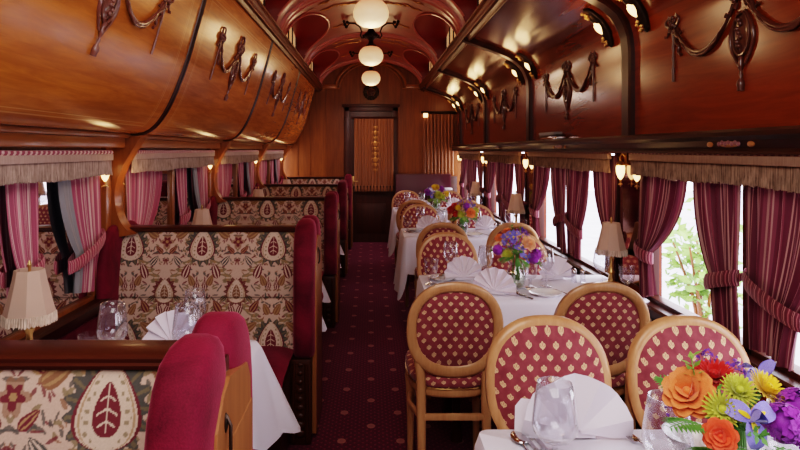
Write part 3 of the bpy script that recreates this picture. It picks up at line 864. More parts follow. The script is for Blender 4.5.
r = thing('door_hanging', 'amber silk hanging with embroidered column and tassels in front of the end door', 'hanging')
mb, tb = hanging(-.27, .36, H+.50, H-.66, Y1-.07, 12, 4); mb.build('fabric', M['hanging'], r, smooth=180, fix=False); tb.build('tassel_row', M['hanging'], r, smooth=60)
mb = MB(); mb.tube([(-.31, Y1-.075, H+.515), (.40, Y1-.075, H+.515)], .016, 8); mb.build('rail', M['darkwoodx'], r)
mb = MB()
for k in range(9):
    z = H+.36-.085*k; s_ = (.03, .05, .035, .06, .04, .05, .06, .045, .03)[k]
    mb.ball((.07, Y1-.088, z), s_*.6, 8, 1, .2, 1.2)
    for sg in (-1, 1): mb.tube([(.07, Y1-.088, z), (.07+sg*s_, Y1-.09, z+.02), (.07+sg*s_*1.1, Y1-.09, z-.015)], [.008, .010, .004], 6)
mb.build('embroidery', M['gold'], r)
r = thing('strip_hanging', 'amber strip hanging with tassels to the right of the end door', 'hanging')
mb, tb = hanging(.83, 1.33, H+.57, H-.40, Y1-.06, 9, 5, .28); mb.build('fabric', M['hanging'], r, smooth=180, fix=False); tb.build('tassel_row', M['hanging'], r, smooth=60)
mb = MB(); mb.tube([(.80, Y1-.06, H+.60), (1.36, Y1-.06, H+.60)], .02, 8); mb.build('rail', M['iron'], r)
r = thing('picture_light', 'small square glowing light above the amber strip hanging', 'wall lamp', (.87, Y1-.085, H+.555))
mb = MB(); mb.box(-.035, .035, -.02, .02, -.035, .03, .006); mb.build('glass_shade', M['bulb'], r, smooth=30)
mb = MB(); mb.box(-.045, .045, -.026, .085, .03, .045, .004); mb.build('cap', M['iron'], r, smooth=30)
# burgundy cabinet and cloth at the end of the aisle on the right
r = thing('service_cabinet', 'burgundy cabinet standing against the end wall behind the last table', 'cabinet', (.86, Y1-.2, 0))
mb = MB(); mb.box(-.47, .40, .0, .16, 0, 1.10, .01); mb.build('back_panel', M['cabinet'], r, smooth=30)
mb = MB(); mb.box(.02, .40, -.14, 0, 0, .86, .01); mb.build('cupboard', M['darkwoodx'], r, smooth=30)
mb = MB(); mb.box(.04, .37, -.155, -.14, .08, .80, .008); h = mb.build('cupboard_door', M['darkwoodx'], r, smooth=30)
mb = MB(); mb.ball((.07, -.165, .5), .012, 8); mb.build('knob', M['brass'], h)
mb = MB()
def g(u, v): 
    w = 2*PI*u; rr = [0.001, .19, .20, .205][round(v*3)]; z = [.888, .888, .880, .80][round(v*3)]
    return (1.07+rr*math.cos(w), Y1-.27+rr*.62*math.sin(w)+(0.008*math.sin(8*w) if v > .9 else 0), z)
mb.grid(g, 32, 4, True)
tag(mb.build('white_cloth', M['linen'], None, smooth=60, fix=False), 'white round cloth draped over the burgundy cabinet by the end wall', 'cloth')
# booklets on the right hand ledge
for k in range(3):
    mb = MB(); mb.box(-.035, .03, -.20+.03*k, .22-.02*k, 0, .018, .003)
    o = mb.build('menu_folder', [M['steel'], M['darkwood'], M['lining']][k], None, smooth=30)
    o.location = (1.335, 4.40+.02*k, H+.076+.0185*k); o.rotation_euler = (0, 0, .03*k)
    tag(o, ('flat menu folder on the right-hand wall ledge, bottom of its stack', 'dark flat menu folder on the right-hand wall ledge, middle of its stack', 'grey flat menu folder on the right-hand wall ledge, top of its stack')[k], 'menu', 'menu folders on the ledge')
# ================================================================ BOOTHS
def tapestry(u, v):
    n = u.shape[0]; col = np.zeros((n, 3)); col[:] = (.54, .375, .30)
    Pw, Ph = .375, .465
    rng = np.random.RandomState(11)
    du = np.mod(u+.515+Pw/2, Pw)-Pw/2; dv = np.mod(v-.975+Ph/2, Ph)-Ph/2; a = np.abs(du)
    eb = Pw/2-a; dvb = np.mod(dv+Ph/2+Ph/2, Ph)-Ph/2            # the staggered cell
    def paint(mask, c, k=1.0): col[mask] = col[mask]*(1-k)+np.array(c)*k
    def ell(x, y, cx, cy, rx, ry, rot=0):
        c, s = math.cos(rot), math.sin(rot); X_ = (x-cx)*c+(y-cy)*s; Y_ = -(x-cx)*s+(y-cy)*c
        return (X_/rx)**2+(Y_/ry)**2
    def drop(x, y, cx, cy, w, h, rot=0):
        c, s = math.cos(rot), math.sin(rot); X_ = (x-cx)*c+(y-cy)*s; Y_ = (-(x-cx)*s+(y-cy)*c)/h
        q = np.clip(Y_, -1, 1); ww = w*np.sqrt(np.maximum(1e-9, 1-q*q))*(1-.45*q)
        return np.where(np.abs(Y_) < 1, np.abs(X_)/ww, 9)
    BURG, OLIVE, GOLD, GREY, CREAM, BROWN = (.15, .026, .036), (.20, .15, .08), (.34, .20, .10), (.085, .078, .070), (.60, .45, .36), (.23, .11, .06)
    # fine scattered sprigs
    for k in range(190):
        x, y = rng.uniform(0, Pw/2), rng.uniform(-Ph/2, Ph/2)
        if (x/.08)**2+(y/.10)**2 < 1 or ((Pw/2-x)/.07)**2+((abs(y)-Ph/2)/.09)**2 < 1: continue
        paint(ell(a, dv, x, y, rng.uniform(.002, .0055), rng.uniform(.007, .016), rng.uniform(0, 3.1)) < 1, [OLIVE, GREY, BURG, GREY, BROWN][k % 5], .85)
    # ogee bands of leaves
    wv = .0925+.075*np.cos(2*PI*dv/Ph)+.008*np.sin(dv*170)
    d = np.abs(a-(Pw/2-wv+.0))
    paint(d < .021+.007*np.sin(dv*210+1), OLIVE, .85); paint(d < .006, GOLD, .9); paint((d < .012) & (np.sin(dv*260) > .6), CREAM, .8)
    # burgundy and gold flowers between the medallions
    th = np.arctan2(dv-.02, eb); r = np.hypot(dv-.02, eb)
    paint(r < .030*(1+.28*np.cos(5*th)), BROWN, .7); paint(r < .020*(1+.3*np.cos(5*th+1)), BURG); paint(r < .008, GOLD)
    for (x, y, w_, h_, ro, c1, c2) in ((.105, .062, .020, .036, 1.0, BROWN, GOLD), (.150, .088, .018, .03, -.6, GOLD, BURG), (.075, -.125, .020, .042, .35, BURG, CREAM), (.128, -.075, .015, .030, -.7, GREY, CREAM),
                                     (.150, -.02, .012, .026, .8, BURG, GOLD), (.050, -.175, .016, .03, -.4, BROWN, GOLD), (.020, -.20, .012, .024, .2, BURG, CREAM), (.165, .15, .014, .03, .3, BURG, CREAM), (.03, .145, .016, .03, -.5, BROWN, GOLD), (.09, .16, .018, .034, .6, BURG, GOLD), (.125, .20, .012, .024, -.9, GREY, GOLD)):
        q = drop(a, dv, x, y, w_, h_, ro); paint(q < 1, c1); paint(q < .58, c2); paint(q < .25, c1)
    def medallion(x, y, s, c_out, c_in):
        t = np.arctan2(y, x); 
        rr = np.sqrt(ell(x, y, 0, 0, .074*s, .086*s))
        paint(rr < 1+.11*np.cos(15*t), c_out); paint((rr < 1+.06*np.cos(15*t)) & (np.cos(15*t) > .75), OLIVE, .6)
        q = np.minimum(rr*1.0, 9)
        q = drop(x, y, 0, .004*s, .056*s, .074*s)
        paint(q < 1.04, c_in); paint(q < .93, CREAM); paint((q < .86) & (q > .79), GOLD, .8); paint((q < .74) & (q > .50) & (np.sin(y*330/s)*np.cos(x*260/s) > .35), OLIVE, .8)
        paint(drop(x, y, 0, -.002*s, .024*s, .046*s) < 1, c_in)
        ax = np.abs(x)
        paint((ax < .0022*s) & (np.abs(y) < .04*s), CREAM); paint((np.abs(np.sin((y+ax*.6)*150/s)) < .28) & (drop(x, y, 0, -.002*s, .018*s, .038*s) < 1), CREAM)
    medallion(du, dv, 1.08, GREY, BURG)
    sg = np.where(du > 0, 1, -1)*(-1)
    medallion(eb*1.0, dvb+.0, .80, BURG, BROWN)
    n1 = rng.rand(n)[:, None]*.12+.94
    return np.clip(col*n1, 0, 1)
m, nt, b = newmat('paisley_tapestry'); at = nt.nodes.new('ShaderNodeVertexColor'); at.layer_name = 'Col'
nt.links.new(at.outputs[0], b.inputs['Base Color']); setp(b, rough=.85, sheen=.25, spec=.15)
vv, x_, y_, z_ = coords(nt); bump(nt, b, noise(nt, vv, (1,1,1), 350, 2), .2, .002)
M['tapestry'] = m
XA, XB = -1.325, -.39                           # the upholstered width of a booth
def tap_mesh():
    nu, nv = 390, 250
    U, V = np.meshgrid(np.linspace(XA, XB, nu), np.linspace(.44, 1.05, nv), indexing='ij')
    u, v = U.ravel(), V.ravel()
    q = (1.05-v)/.61
    pil = .016*(np.abs(np.sin(PI*np.clip((v-.44)/.27, 0, 1)))**.4*(v < .71)+np.abs(np.sin(PI*np.clip((v-.71)/.34, 0, 1)))**.4*(v >= .71))
    y = -(.045+.115*q)-pil
    co = np.stack([u, y, v], 1)
    idx = np.arange(nu*nv).reshape(nu, nv)
    fs = np.stack([idx[:-1, :-1].ravel(), idx[1:, :-1].ravel(), idx[1:, 1:].ravel(), idx[:-1, 1:].ravel()], 1)
    me = bpy.data.meshes.new('tapestry_back'); me.from_pydata(co.tolist(), [], fs.tolist())
    c = me.color_attributes.new('Col', 'FLOAT_COLOR', 'POINT')
    col = tapestry(u, v); seam = np.exp(-((v-.71)/.005)**2)[:, None]*.6; col = col*(1-seam)
    c.data.foreach_set('color', np.concatenate([col, np.ones((len(u), 1))], 1).astype(np.float32).ravel())
    me.polygons.foreach_set('use_smooth', [True]*len(me.polygons)); me.materials.append(M['tapestry']); return me
TAP = tap_mesh()
def wing(mb, x0, x1, s, ztop=1.10, zb=.42):
    L = [(zb, -.235), (zb+.02, -.258), (.55, -.262), (.70, -.264), (.85, -.262), (.93, -.252), (.99, -.235), (1.035, -.210), (1.068, -.180), (1.088, -.145), (1.10, -.10)]
    n = 28; i0 = len(mb.v); vs = []
    for k, (z, yf) in enumerate(L):
        sh = [.93, 1, 1, 1, 1, 1, 1, .97, .90, .74, .45][k]
        cx, hx, yb = (x0+x1)/2, (x1-x0)/2*sh, [-.012]*8+[-.02, -.035, -.06]
        cy, hy = (yf+yb[k])/2, (yb[k]-yf)/2
        for q in range(n):
            w = 2*PI*q/n; c, d = math.cos(w), math.sin(w); e = 2/3.6
            vs.append((cx+hx*math.copysign(abs(c)**e, c), s*(cy+hy*math.copysign(abs(d)**e, d)), z+(ztop-1.10)))
    m_ = len(L)
    mb.add(vs, [(k*n+q, k*n+(q+1) % n, (k+1)*n+(q+1) % n, (k+1)*n+q) for k in range(m_-1) for q in range(n)]+[tuple(range(n)), tuple(range((m_-1)*n, m_*n))])
def booth(single):
    r = thing('booth_bench', '-', 'booth', (0, 0, 0))
    sides = (1,) if single else (1, -1)
    mb = MB(); mb.box(-1.34, -.30, -.042, .042, .02, 1.05, .005); mb.build('back_core', M['darkwoodx'], r, smooth=30)
    mb = MB(); mb.prism([(-.040, 1.045), (-.060, 1.046), (-.063, 1.054), (-.056, 1.058), (-.057, 1.066), (-.050, 1.070), (.050, 1.070), (.057, 1.066), (.056, 1.058), (.063, 1.054), (.060, 1.046)], -1.34, -.40, 'x'); mb.build('top_rail', M['darkwoodx'], r, smooth=35)
    for s in sides:
        t = bpy.data.objects.new('tapestry_back', TAP); COL.objects.link(t); t.parent = r
        if s < 0: t.rotation_euler = (0, 0, PI); t.location = (XA+XB, 0, 0)
        mb = MB()
        def cush(u, v, s=s):
            prof = [(-.15, .40), (-.16, .475), (-.36, .485), (-.56, .475), (-.615, .455), (-.625, .42), (-.61, .385), (-.58, .375)]
            y, z = prof[round(v*7)]; e = min(1, min(u, 1-u)*14)
            return (lerp(-1.32, -.39, u), s*y, z-(1-e)*.02*(v > .05))
        mb.grid(cush, 24, 8); mb.build('seat_cushion', M['velvet'], r, smooth=60, fix=False)
        mb = MB(); mb.box(-1.34, -.40, s*-.575, s*-.12, .04, .39, .01); mb.build('seat_base', M['darkwoodx'], r, smooth=30)
        mb = MB(); wing(mb, -.395, -.285, s, 1.118); mb.build('velvet_wing', M['velvet'], r, smooth=50)
        mb = MB(); wing(mb, -1.378, -1.315, s, 1.09); mb.build('wall_wing', M['velvet'], r, smooth=50)
        mb = MB(); mb.box(-.41, -.30, s*-.235, s*-.09, 0, .43, .012)
        for k in range(9):
            z = .06+.043*k; mb.ball((-.355, s*-.238, z), .020-.0012*k, 8, 1.3, .5, 1)
        mb.tube([(-.39, s*-.236, .02), (-.39, s*-.245, .22), (-.385, s*-.236, .41)], .010, 8); mb.tube([(-.32, s*-.236, .02), (-.32, s*-.245, .22), (-.325, s*-.236, .41)], .010, 8)
        mb.build('carved_leg', M['darkwoodz'], r, smooth=40)
    if not single:
        mb = MB()
        def arm(u, v):
            w = 2*PI*v; e = math.sin(PI*min(1, max(0, u)))**.3 if u > .5 else 1
            return (-.345+.058*e*math.cos(w), lerp(.20, .52, u), .605+.04*e*math.sin(w)-.02*u)
        mb.grid(arm, 16, 19); mb.build('armrest', M['velvet'], r, smooth=180)
    mb = MB(); mb.box(-.305, -.278, -.175, .165, .03, .90, .004); mb.prism([(-.165, .895), (.155, .895), (.150, .955), (.115, 1.0), (-.05, 1.03), (-.10, 1.01), (-.15, .96)], -.304, -.280, 'x'); sp = mb.build('side_panel', M['boothwood'], r, smooth=30)
    mb = MB(); mb.ball((-.279, -.09, .955), .009, 8, .4, 1, 2.2); mb.tube([(-.279, -.09, .97), (-.270, -.09, .95), (-.270, -.09, .90), (-.276, -.09, .885)], .004, 6); mb.build('latch', M['iron'], sp)
    return r
BY = [1.245, 3.24, 5.22, 7.20, 9.15]
bl = ['paisley and crimson velvet booth bench closest to the camera, cut by the bottom left corner', 'paisley booth bench behind the first left-hand table, its whole back visible', 'third paisley booth bench along the aisle from the camera',
      'fourth paisley booth bench along the aisle from the camera', 'last paisley booth bench, backing onto the end wall']
pb = booth(False); pb.location = (0, BY[0], 0); pb['label'] = bl[0]; pb['group'] = 'booth benches along the left wall'
for k in (1, 2, 3): dup(pb, (0, BY[k], 0), None, bl[k])
q = booth(True); q.location = (0, BY[4], 0); q['label'] = bl[4]; q['group'] = 'booth benches along the left wall'

# ================================================================ TABLES AND CLOTHS
def cloth(x0, x1, y0, y1, zt, hangs, seed, flare=.022):       # hangs: (x0 side, y0 side, x1 side, y1 side)
    rnd = random.Random(seed); pts = []; R = .03
    cs = [((x0+R, y0+R), PI, (0, 1)), ((x1-R, y0+R), 1.5*PI, (1, 2)), ((x1-R, y1-R), 0, (2, 3)), ((x0+R, y1-R), .5*PI, (3, 0))]
    per = []
    for i, ((cx, cy), w0, (sa, sb)) in enumerate(cs):
        for k in range(9):
            w = w0+k/8*PI/2; ha, hb = hangs[sa], hangs[sb]
            h = lerp(ha, hb, k/8); cm = math.sin(PI*k/8) if min(ha, hb) > 0 else 0
            per.append((cx+R*math.cos(w), cy+R*math.sin(w), math.cos(w), math.sin(w), h+.10*cm*min(1, min(ha, hb)*4), cm))
        (nx, ny), nw, _ = cs[(i+1) % 4]; w = w0+PI/2
        a = (cx+R*math.cos(w), cy+R*math.sin(w)); b_ = (nx+R*math.cos(nw), ny+R*math.sin(nw)); n = max(6, int(math.hypot(b_[0]-a[0], b_[1]-a[1])/.03))
        for k in range(1, n): per.append((lerp(a[0], b_[0], k/n), lerp(a[1], b_[1], k/n), math.cos(w), math.sin(w), hangs[sb], 0))
    N = len(per); mb = MB(); ph = rnd.uniform(0, 6); rows = [0, .06, .2, .4, .6, .8, 1.0]
    cxm, cym = (x0+x1)/2, (y0+y1)/2
    vs = [(cxm, cym, zt)]
    for f_ in (.5, 1.0): vs += [(lerp(cxm, p[0], f_*(1 if f_ < 1 else .995)), lerp(cym, p[1], f_*(1 if f_ < 1 else .99)), zt) for p in per]
    for t in rows[1:]:
        for k, (x, y, nx, ny, h, cm) in enumerate(per):
            fold = .016*math.sin(k*.55+ph)+.012*math.sin(k*.23+2*ph)
            o = .006+flare*t*h/.3+fold*t+cm*flare*1.7*t; 
            vs.append((x+nx*o if h > 0 else x, y+ny*o if h > 0 else y, zt-.004-h*t if h > 0 else zt-.004-.004*t))
    fs = [(0, 1+k, 1+(k+1) % N) for k in range(N)]
    for rr in range(len(rows)+0):
        for k in range(N): fs.append((1+rr*N+k, 1+rr*N+(k+1) % N, 1+(rr+1)*N+(k+1) % N, 1+(rr+1)*N+k))
    mb.add(vs, fs); return mb
TC = [1.27, 3.21, 5.31, 7.35]                    # right hand tables
TX0, TX1, TZ = .275, 1.355, .75
TN = ['nearest', 'second', 'third', 'farthest']
def table(name, x0, x1, cy, lab, inner, grp):
    r = thing('dining_table', lab, 'table', ((x0+x1)/2, cy, 0), 0, grp); w = (x1-x0)/2
    mb = MB(); mb.box(-w+.01, w-.01, -.26, .26, TZ-.03, TZ-.004, .004); mb.build('tabletop', M['darkwoodx'], r, smooth=30)
    for s in (-1, 1):
        mb = MB(); xx = (-w+.16) if inner > 0 else (w-.16); mb.lathe([(.03, 0), (.028, .05), (.02, .12), (.026, .4), (.03, .6), (.028, TZ-.03)], 12, (xx, s*.15, 0)); mb.build('leg', M['darkwoodz'], r)
    return r
for k, cy in enumerate(TC):
    table('dining_table', TX0, TX1, cy, 'narrow wooden table under the cloth of the %s right-hand place setting' % TN[k], 1, 'tables under the right-hand cloths')
    o = cloth(TX0, TX1, cy-.30, cy+.30, TZ, (.50, .30, 0, .30), 5+k).build('tablecloth', M['linen'], None, smooth=70)
    tag(o, 'white tablecloth on the %s right-hand table' % TN[k], 'tablecloth', 'white cloths of the right-hand tables')
LTC = [2.04, 4.03, 6.0, 7.98]
for k, cy in enumerate(LTC):
    table('dining_table', -1.36, -.43, cy, 'wooden table under the cloth between the %s pair of left-hand booths' % TN[k], -1, 'tables under the left-hand cloths')
    o = cloth(-1.36, -.43, cy-.27, cy+.27, TZ, (0, .22, .34, .22), 15+k, .06).build('tablecloth', M['linen'], None, smooth=70)
    tag(o, 'white tablecloth between the %s pair of left-hand booths' % TN[k], 'tablecloth', 'white cloths of the left-hand tables')

# ================================================================ CHAIRS
def sup(w, a, b, e=2.35):
    c, s = math.cos(w), math.sin(w); return a*math.copysign(abs(c)**(2/e), c), b*math.copysign(abs(s)**(2/e), s)
def chair():
    r = thing('dining_chair', '-', 'chair')
    CZ, A, B = .725, .182, .187
    def bk(x, z, d=0): return (x, -.19-(z-.5)*.17-.03*0+d, z)
    mb = MB(); n = 48; q = 8; vs = []
    for i in range(n):
        w = 2*PI*i/n; x, z = sup(w, A, B); x2, z2 = sup(w+.01, A, B); t = Vector((x2-x, z2-z)).normalized(); nn = Vector((t.y, -t.x))
        for k in range(q):
            p = 2*PI*k/q+PI/8; o = (.0215+.006*max(0, -math.sin(w)))*math.copysign(abs(math.cos(p))**.6, math.cos(p)); d = .019*math.copysign(abs(math.sin(p))**.6, math.sin(p))
            vs.append(bk(x+nn.x*o, CZ+z+nn.y*o, d))
    mb.add(vs, [(i*q+k, ((i+1) % n)*q+k, ((i+1) % n)*q+(k+1) % q, i*q+(k+1) % q) for i in range(n) for k in range(q)])
    mb.build('back_frame', M['chairwood'], r, smooth=50)
    for sg, nm in ((1, 'front_pad'), (-1, 'rear_pad')):
        mb = MB(); R_ = 9; n = 40; rp = A-.002 if sg > 0 else A-.018; rq = B-.002 if sg > 0 else B-.018; e0 = .017 if sg > 0 else .004; vs = [bk(0, CZ, sg*(e0+.022))]
        for k in range(1, R_+1):
            f_ = k/R_
            for i in range(n):
                x, z = sup(2*PI*i/n, rp, rq); vs.append(bk(x*f_, CZ+z*f_, sg*(e0+.022*(1-f_**4))))
        mb.add(vs, [(0, 1+i, 1+(i+1) % n) for i in range(n)]+[(1+(k-1)*n+i, 1+(k-1)*n+(i+1) % n, 1+k*n+(i+1) % n, 1+k*n+i) for k in range(1, R_) for i in range(n)])
        mb.build(nm, M['chairfab'], r, smooth=180)
    def outline(w, s=1.0):
        x, y = sup(w, .198, .215, 3.0); x *= (1-.13*(1-(y+.215)/.43))
        return x*s, y*s+.01
    def slab(layers, n=44):
        mb = MB(); vs = []
        for (s, z) in layers:
            for i in range(n): x, y = outline(2*PI*i/n, s); vs.append((x, y, z))
        m_ = len(layers); mb.add(vs, [(k*n+i, k*n+(i+1) % n, (k+1)*n+(i+1) % n, (k+1)*n+i) for k in range(m_-1) for i in range(n)]+[tuple(range(n)), tuple(range((m_-1)*n, m_*n))]); return mb
    slab([(.97, .462), (1.01, .475), (1.02, .497), (.98, .515), (.88, .527), (.6, .535), (.2, .538)]).build('seat', M['chairfab'], r, smooth=60)
    slab([(.95, .424), (.98, .428), (1.0, .438), (1.0, .458), (.97, .464)]).build('seat_frame', M['chairwood'], r, smooth=40)
    mb = MB(); mb.tube([(*outline(2*PI*i/120, 1.010), .466) for i in range(121)], [.0048 if i % 2 else .0028 for i in range(121)], 6)
    mb.build('nailhead_trim', M['brass'], r)
    for sg in (-1, 1):
        mb = MB()
        mb.tube([(sg*.140, -.240, 0), (sg*.138, -.215, .2), (sg*.138, -.192, .42), (sg*.140, -.192, .52), (sg*.150, -.200, .58), (sg*.166, -.208, .65)], [.016, .019, .022, .021, .020, .012], 8); mb.build('leg', M['chairwood'], r, smooth=50)
        mb = MB(); mb.lathe([(.013, 0), (.015, .02), (.018, .2), (.022, .33), (.027, .39), (.024, .40), (.026, .435)], 14, (sg*.160, .175, 0)); mb.build('leg', M['chairwood'], r)
        mb = MB(); mb.tube([(sg*.14, -.20, .34), (sg*.175, .0, .325), (sg*.16, .175, .30)], .012, 8); mb.build('stretcher', M['chairwood'], r)
    mb = MB(); mb.box(-.135, .135, -.215, -.195, .335, .362, .005); mb.build('stretcher', M['chairwood'], r, smooth=30)
    return r
CH = [  # x, y, facing the far end?, label
 (.575, 1.72, 0, 'crimson oval-backed chair facing the camera behind the big napkin fan on the nearest table'),
 (1.035, 1.72, 0, 'crimson oval-backed chair facing the camera behind the big bouquet on the nearest table'),
 (.352, 2.75, 1, 'oval-backed chair seen from behind, its legs showing on the aisle carpet, before the second table'),
 (.965, 2.75, 1, 'oval-backed chair seen from behind at the near side of the second table, window side'),
 (.505, 3.74, 0, 'oval-backed chair on the far aisle side of the second table, behind a napkin fan'),
 (.97, 3.74, 0, 'oval-backed chair on the far window side of the second table, behind the bouquet'),
 (.545, 4.80, 1, 'oval-backed chair at the near side of the third table, aisle side, seen from behind'),
 (1.08, 4.80, 1, 'oval-backed chair at the near side of the third table, window side, seen from behind'),
 (.50, 5.84, 0, 'oval-backed chair on the far side of the third table, aisle side, facing the camera'),
 (1.05, 5.84, 0, 'oval-backed chair on the far side of the third table, window side, facing the camera'),
 (.48, 6.85, 1, 'oval-backed chair at the near side of the farthest table, aisle side, seen from behind'),
 (1.05, 6.85, 1, 'oval-backed chair at the near side of the farthest table, window side, seen from behind'),
 (.48, 7.88, 0, 'oval-backed chair on the far side of the farthest table, aisle side'),
 (1.05, 7.88, 0, 'oval-backed chair on the far side of the farthest table, window side')]
pc = None
for x, y, fwd, lab in CH:
    if pc is None: pc = chair(); o = pc; o['label'] = lab; o['group'] = 'oval-backed chairs'; o.location = (x, y, 0)
    else: o = dup(pc, (x, y, 0), None, lab)
    o.rotation_euler = (0, 0, 0 if fwd else PI)
# ================================================================ TABLEWARE
def first_or_dup(store, key, make, loc, rz, lab, cat, grp):
    if key not in store:
        o = make(); store[key] = o; o['label'] = lab; o['category'] = cat; o['group'] = grp; o.location = loc; o.rotation_euler = (0, 0, rz); return o
    o = dup(store[key], loc, rz, lab, grp); return o
ST = {}
T0 = TZ+.002
def mk_lamp():
    r = thing('table_lamp', '-', 'table lamp')
    mb = MB(); mb.lathe([(.001, 0), (.055, 0), (.058, .008), (.045, .018), (.018, .028), (.012, .06), (.02, .075), (.012, .09), (.010, .13), (.018, .15), (.010, .165), (.007, .20)], 18); mb.build('base', M['brass'], r)
    mb = MB(); n = 8; vs = []
    for i in range(n*4):
        w = 2*PI*i/(n*4); k = math.cos(PI/n)/math.cos((w % (2*PI/n))-PI/n)
        for t in range(5):
            rr = lerp(.045, .078, (t/4)**1.15)*k; vs.append((rr*math.cos(w), rr*math.sin(w), .340-.145*t/4))
    m_ = n*4; mb.add(vs, [(i*5+t, ((i+1) % m_)*5+t, ((i+1) % m_)*5+t+1, i*5+t+1) for i in range(m_) for t in range(4)]); sh = mb.build('lamp_shade', M['shade'], r, smooth=25)
    mb = MB(); vs = []; m_ = 120; rd = random.Random(2)
    for i in range(m_):
        w = 2*PI*i/m_; k = math.cos(PI/n)/math.cos((w % (2*PI/n))-PI/n); o = .003*(i % 2)
        vs += [((.0785*k+o)*math.cos(w), (.0785*k+o)*math.sin(w), .200), ((.081*k+o)*math.cos(w), (.081*k+o)*math.sin(w), .170+rd.uniform(-.006, .004))]
    mb.add(vs, [(2*i, 2*((i+1) % m_), 2*((i+1) % m_)+1, 2*i+1) for i in range(m_)]); mb.build('shade_fringe', M['shadefringe'], sh, smooth=0, fix=False)
    mb = MB(); mb.lathe([(.004, .33), (.004, .345), (.007, .352), (.004, .365), (.001, .37)], 10); mb.build('finial', M['brass'], r)
    return r
def mk_wine():
    mb = MB(); mb.lathe([(.001, .004), (.034, .002), (.036, .004), (.02, .007), (.005, .012), (.0042, .05), (.0048, .078), (.012, .084), (.030, .100), (.041, .125), (.0425, .145), (.039, .175), (.034, .205), (.0328, .205), (.0375, .175), (.041, .145), (.0395, .127), (.028, .103), (.001, .090)], 26); return mb.build('wine_glass', M['glass'], None, smooth=180)
def mk_big():                                     # wide bowl nearest the camera
    mb = MB(); mb.lathe([(.001, .004), (.040, .002), (.042, .004), (.02, .007), (.006, .012), (.006, .03), (.012, .036), (.038, .046), (.050, .062), (.0535, .080), (.051, .105), (.0455, .145), (.0405, .178), (.0393, .178), (.044, .145), (.0493, .105), (.0517, .080), (.048, .064), (.036, .049), (.001, .042)], 32); return mb.build('wine_glass', M['glass'], None, smooth=180)
def mk_goblet():
    mb = MB(); mb.lathe([(.001, .003), (.034, .002), (.036, .005), (.012, .012), (.007, .025), (.008, .04), (.014, .05), (.030, .062), (.037, .085), (.036, .11), (.040, .142)], 16); return mb.build('goblet', M['cut'], None, smooth=20)
def mk_tumbler():
    mb = MB(); mb.lathe([(.001, .006), (.030, .004), (.033, .0), (.036, .04), (.038, .085)], 24); return mb.build('tumbler', M['glass'], None, smooth=60)
def fan(R_, folds, lean, amp=.045, tab=False):
    mb = MB(); n = folds*4; m_ = 7; vs = []
    for i in range(n+1):
        u = i/n; w = lerp(-.18, PI+.18, u)
        tri = abs(((u*folds) % 1)-.5)*2
        for j in range(m_):
            r = R_*(.06+.94*j/(m_-1)); dep = (tri-.5)*amp*(j/(m_-1))*R_/.14*1.0
            z = r*math.sin(w)+.02; x = r*math.cos(w)
            vs.append((x, dep+lean*max(z, 0), max(.003, z)))
    mb.add(vs, [(i*m_+j, (i+1)*m_+j, (i+1)*m_+j+1, i*m_+j+1) for i in range(n) for j in range(m_-1)])
    if tab: mb.add([(-.155, .02, .003), (-.04, .0, .003), (-.05, .008, .095), (-.135, .03, .095), (-.150, .032, .075)], [(0,1,2,3,4)])
    # folded stand behind
    mb.add([(-.05, .012, .002), (.05, .012, .002), (.06, .075, .002), (-.06, .075, .002), (0, .02, R_*.55), (0, .03, R_*.55)], [(0,1,4), (1,2,5,4), (2,3,5), (3,0,4,5)])
    return mb.build('napkin', M['napkin'], None, smooth=25, fix=False)
def mk_roll():
    mb = MB()
    def g(u, v):
        w = PI*v; s = math.sin(PI*min(.98, max(.02, u)))**.4
        return (lerp(-.09, .09, u), .045*s*math.cos(w), .002+.055*s*math.sin(w)*(1+.25*math.sin(u*9)))
    mb.grid(g, 18, 12); return mb.build('napkin', M['napkin'], None, smooth=60, fix=False)
def mk_plate():
    mb = MB(); mb.lathe([(.001, .004), (.045, .003), (.05, .0), (.052, .003), (.068, .011), (.082, .015), (.082, .017), (.066, .014), (.05, .007), (.001, .006)], 32); return mb.build('bread_plate', M['china'], None, smooth=60)
def mk_bowl():
    mb = MB(); mb.lathe([(.001, .003), (.03, .001), (.034, .0), (.055, .03), (.068, .055), (.07, .058), (.066, .056), (.052, .03), (.001, .008)], 32); return mb.build('bowl', M['china'], None, smooth=60)
def mk_knife():
    r = thing('table_knife', '-', 'knife'); mb = MB()
    mb.prism([(-.006, .0), (-.008, .06), (-.009, .11), (-.004, .128), (.002, .12), (.005, .06), (.005, .0)], .001, .003, 'z'); mb.build('blade', M['steel'], r, smooth=30)
    mb = MB(); mb.tube([(0, 0, .005), (0, -.04, .006), (0, -.095, .006)], [.004, .006, .008], 8, True, .6, (0, 0, 1)); mb.build('handle', M['steel'], r); return r
def mk_fork():
    r = thing('table_fork', '-', 'fork'); mb = MB(); mb.tube([(0, -.10, .005), (0, -.05, .005), (0, .01, .008)], [.008, .005, .003], 8, True, .5, (0, 0, 1)); mb.build('handle', M['steel'], r)
    mb = MB(); mb.box(-.012, .012, .01, .035, .006, .009, .001)
    for k in range(4): mb.tube([(-.0105+.007*k, .03, .0075), (-.0105+.007*k, .055, .010), (-.0105+.007*k, .082, .006)], [.002, .002, .001], 6)
    mb.build('tines', M['steel'], r); return r
def mk_spoon():
    r = thing('table_spoon', '-', 'spoon'); mb = MB(); mb.tube([(0, -.10, .005), (0, -.05, .005), (0, .015, .008)], [.008, .005, .003], 8, True, .5, (0, 0, 1)); mb.build('handle', M['steel'], r)
    mb = MB(); mb.ball((0, .045, .010), .020, 10, 1, 1.6, .35); mb.build('bowl', M['steel'], r); return r
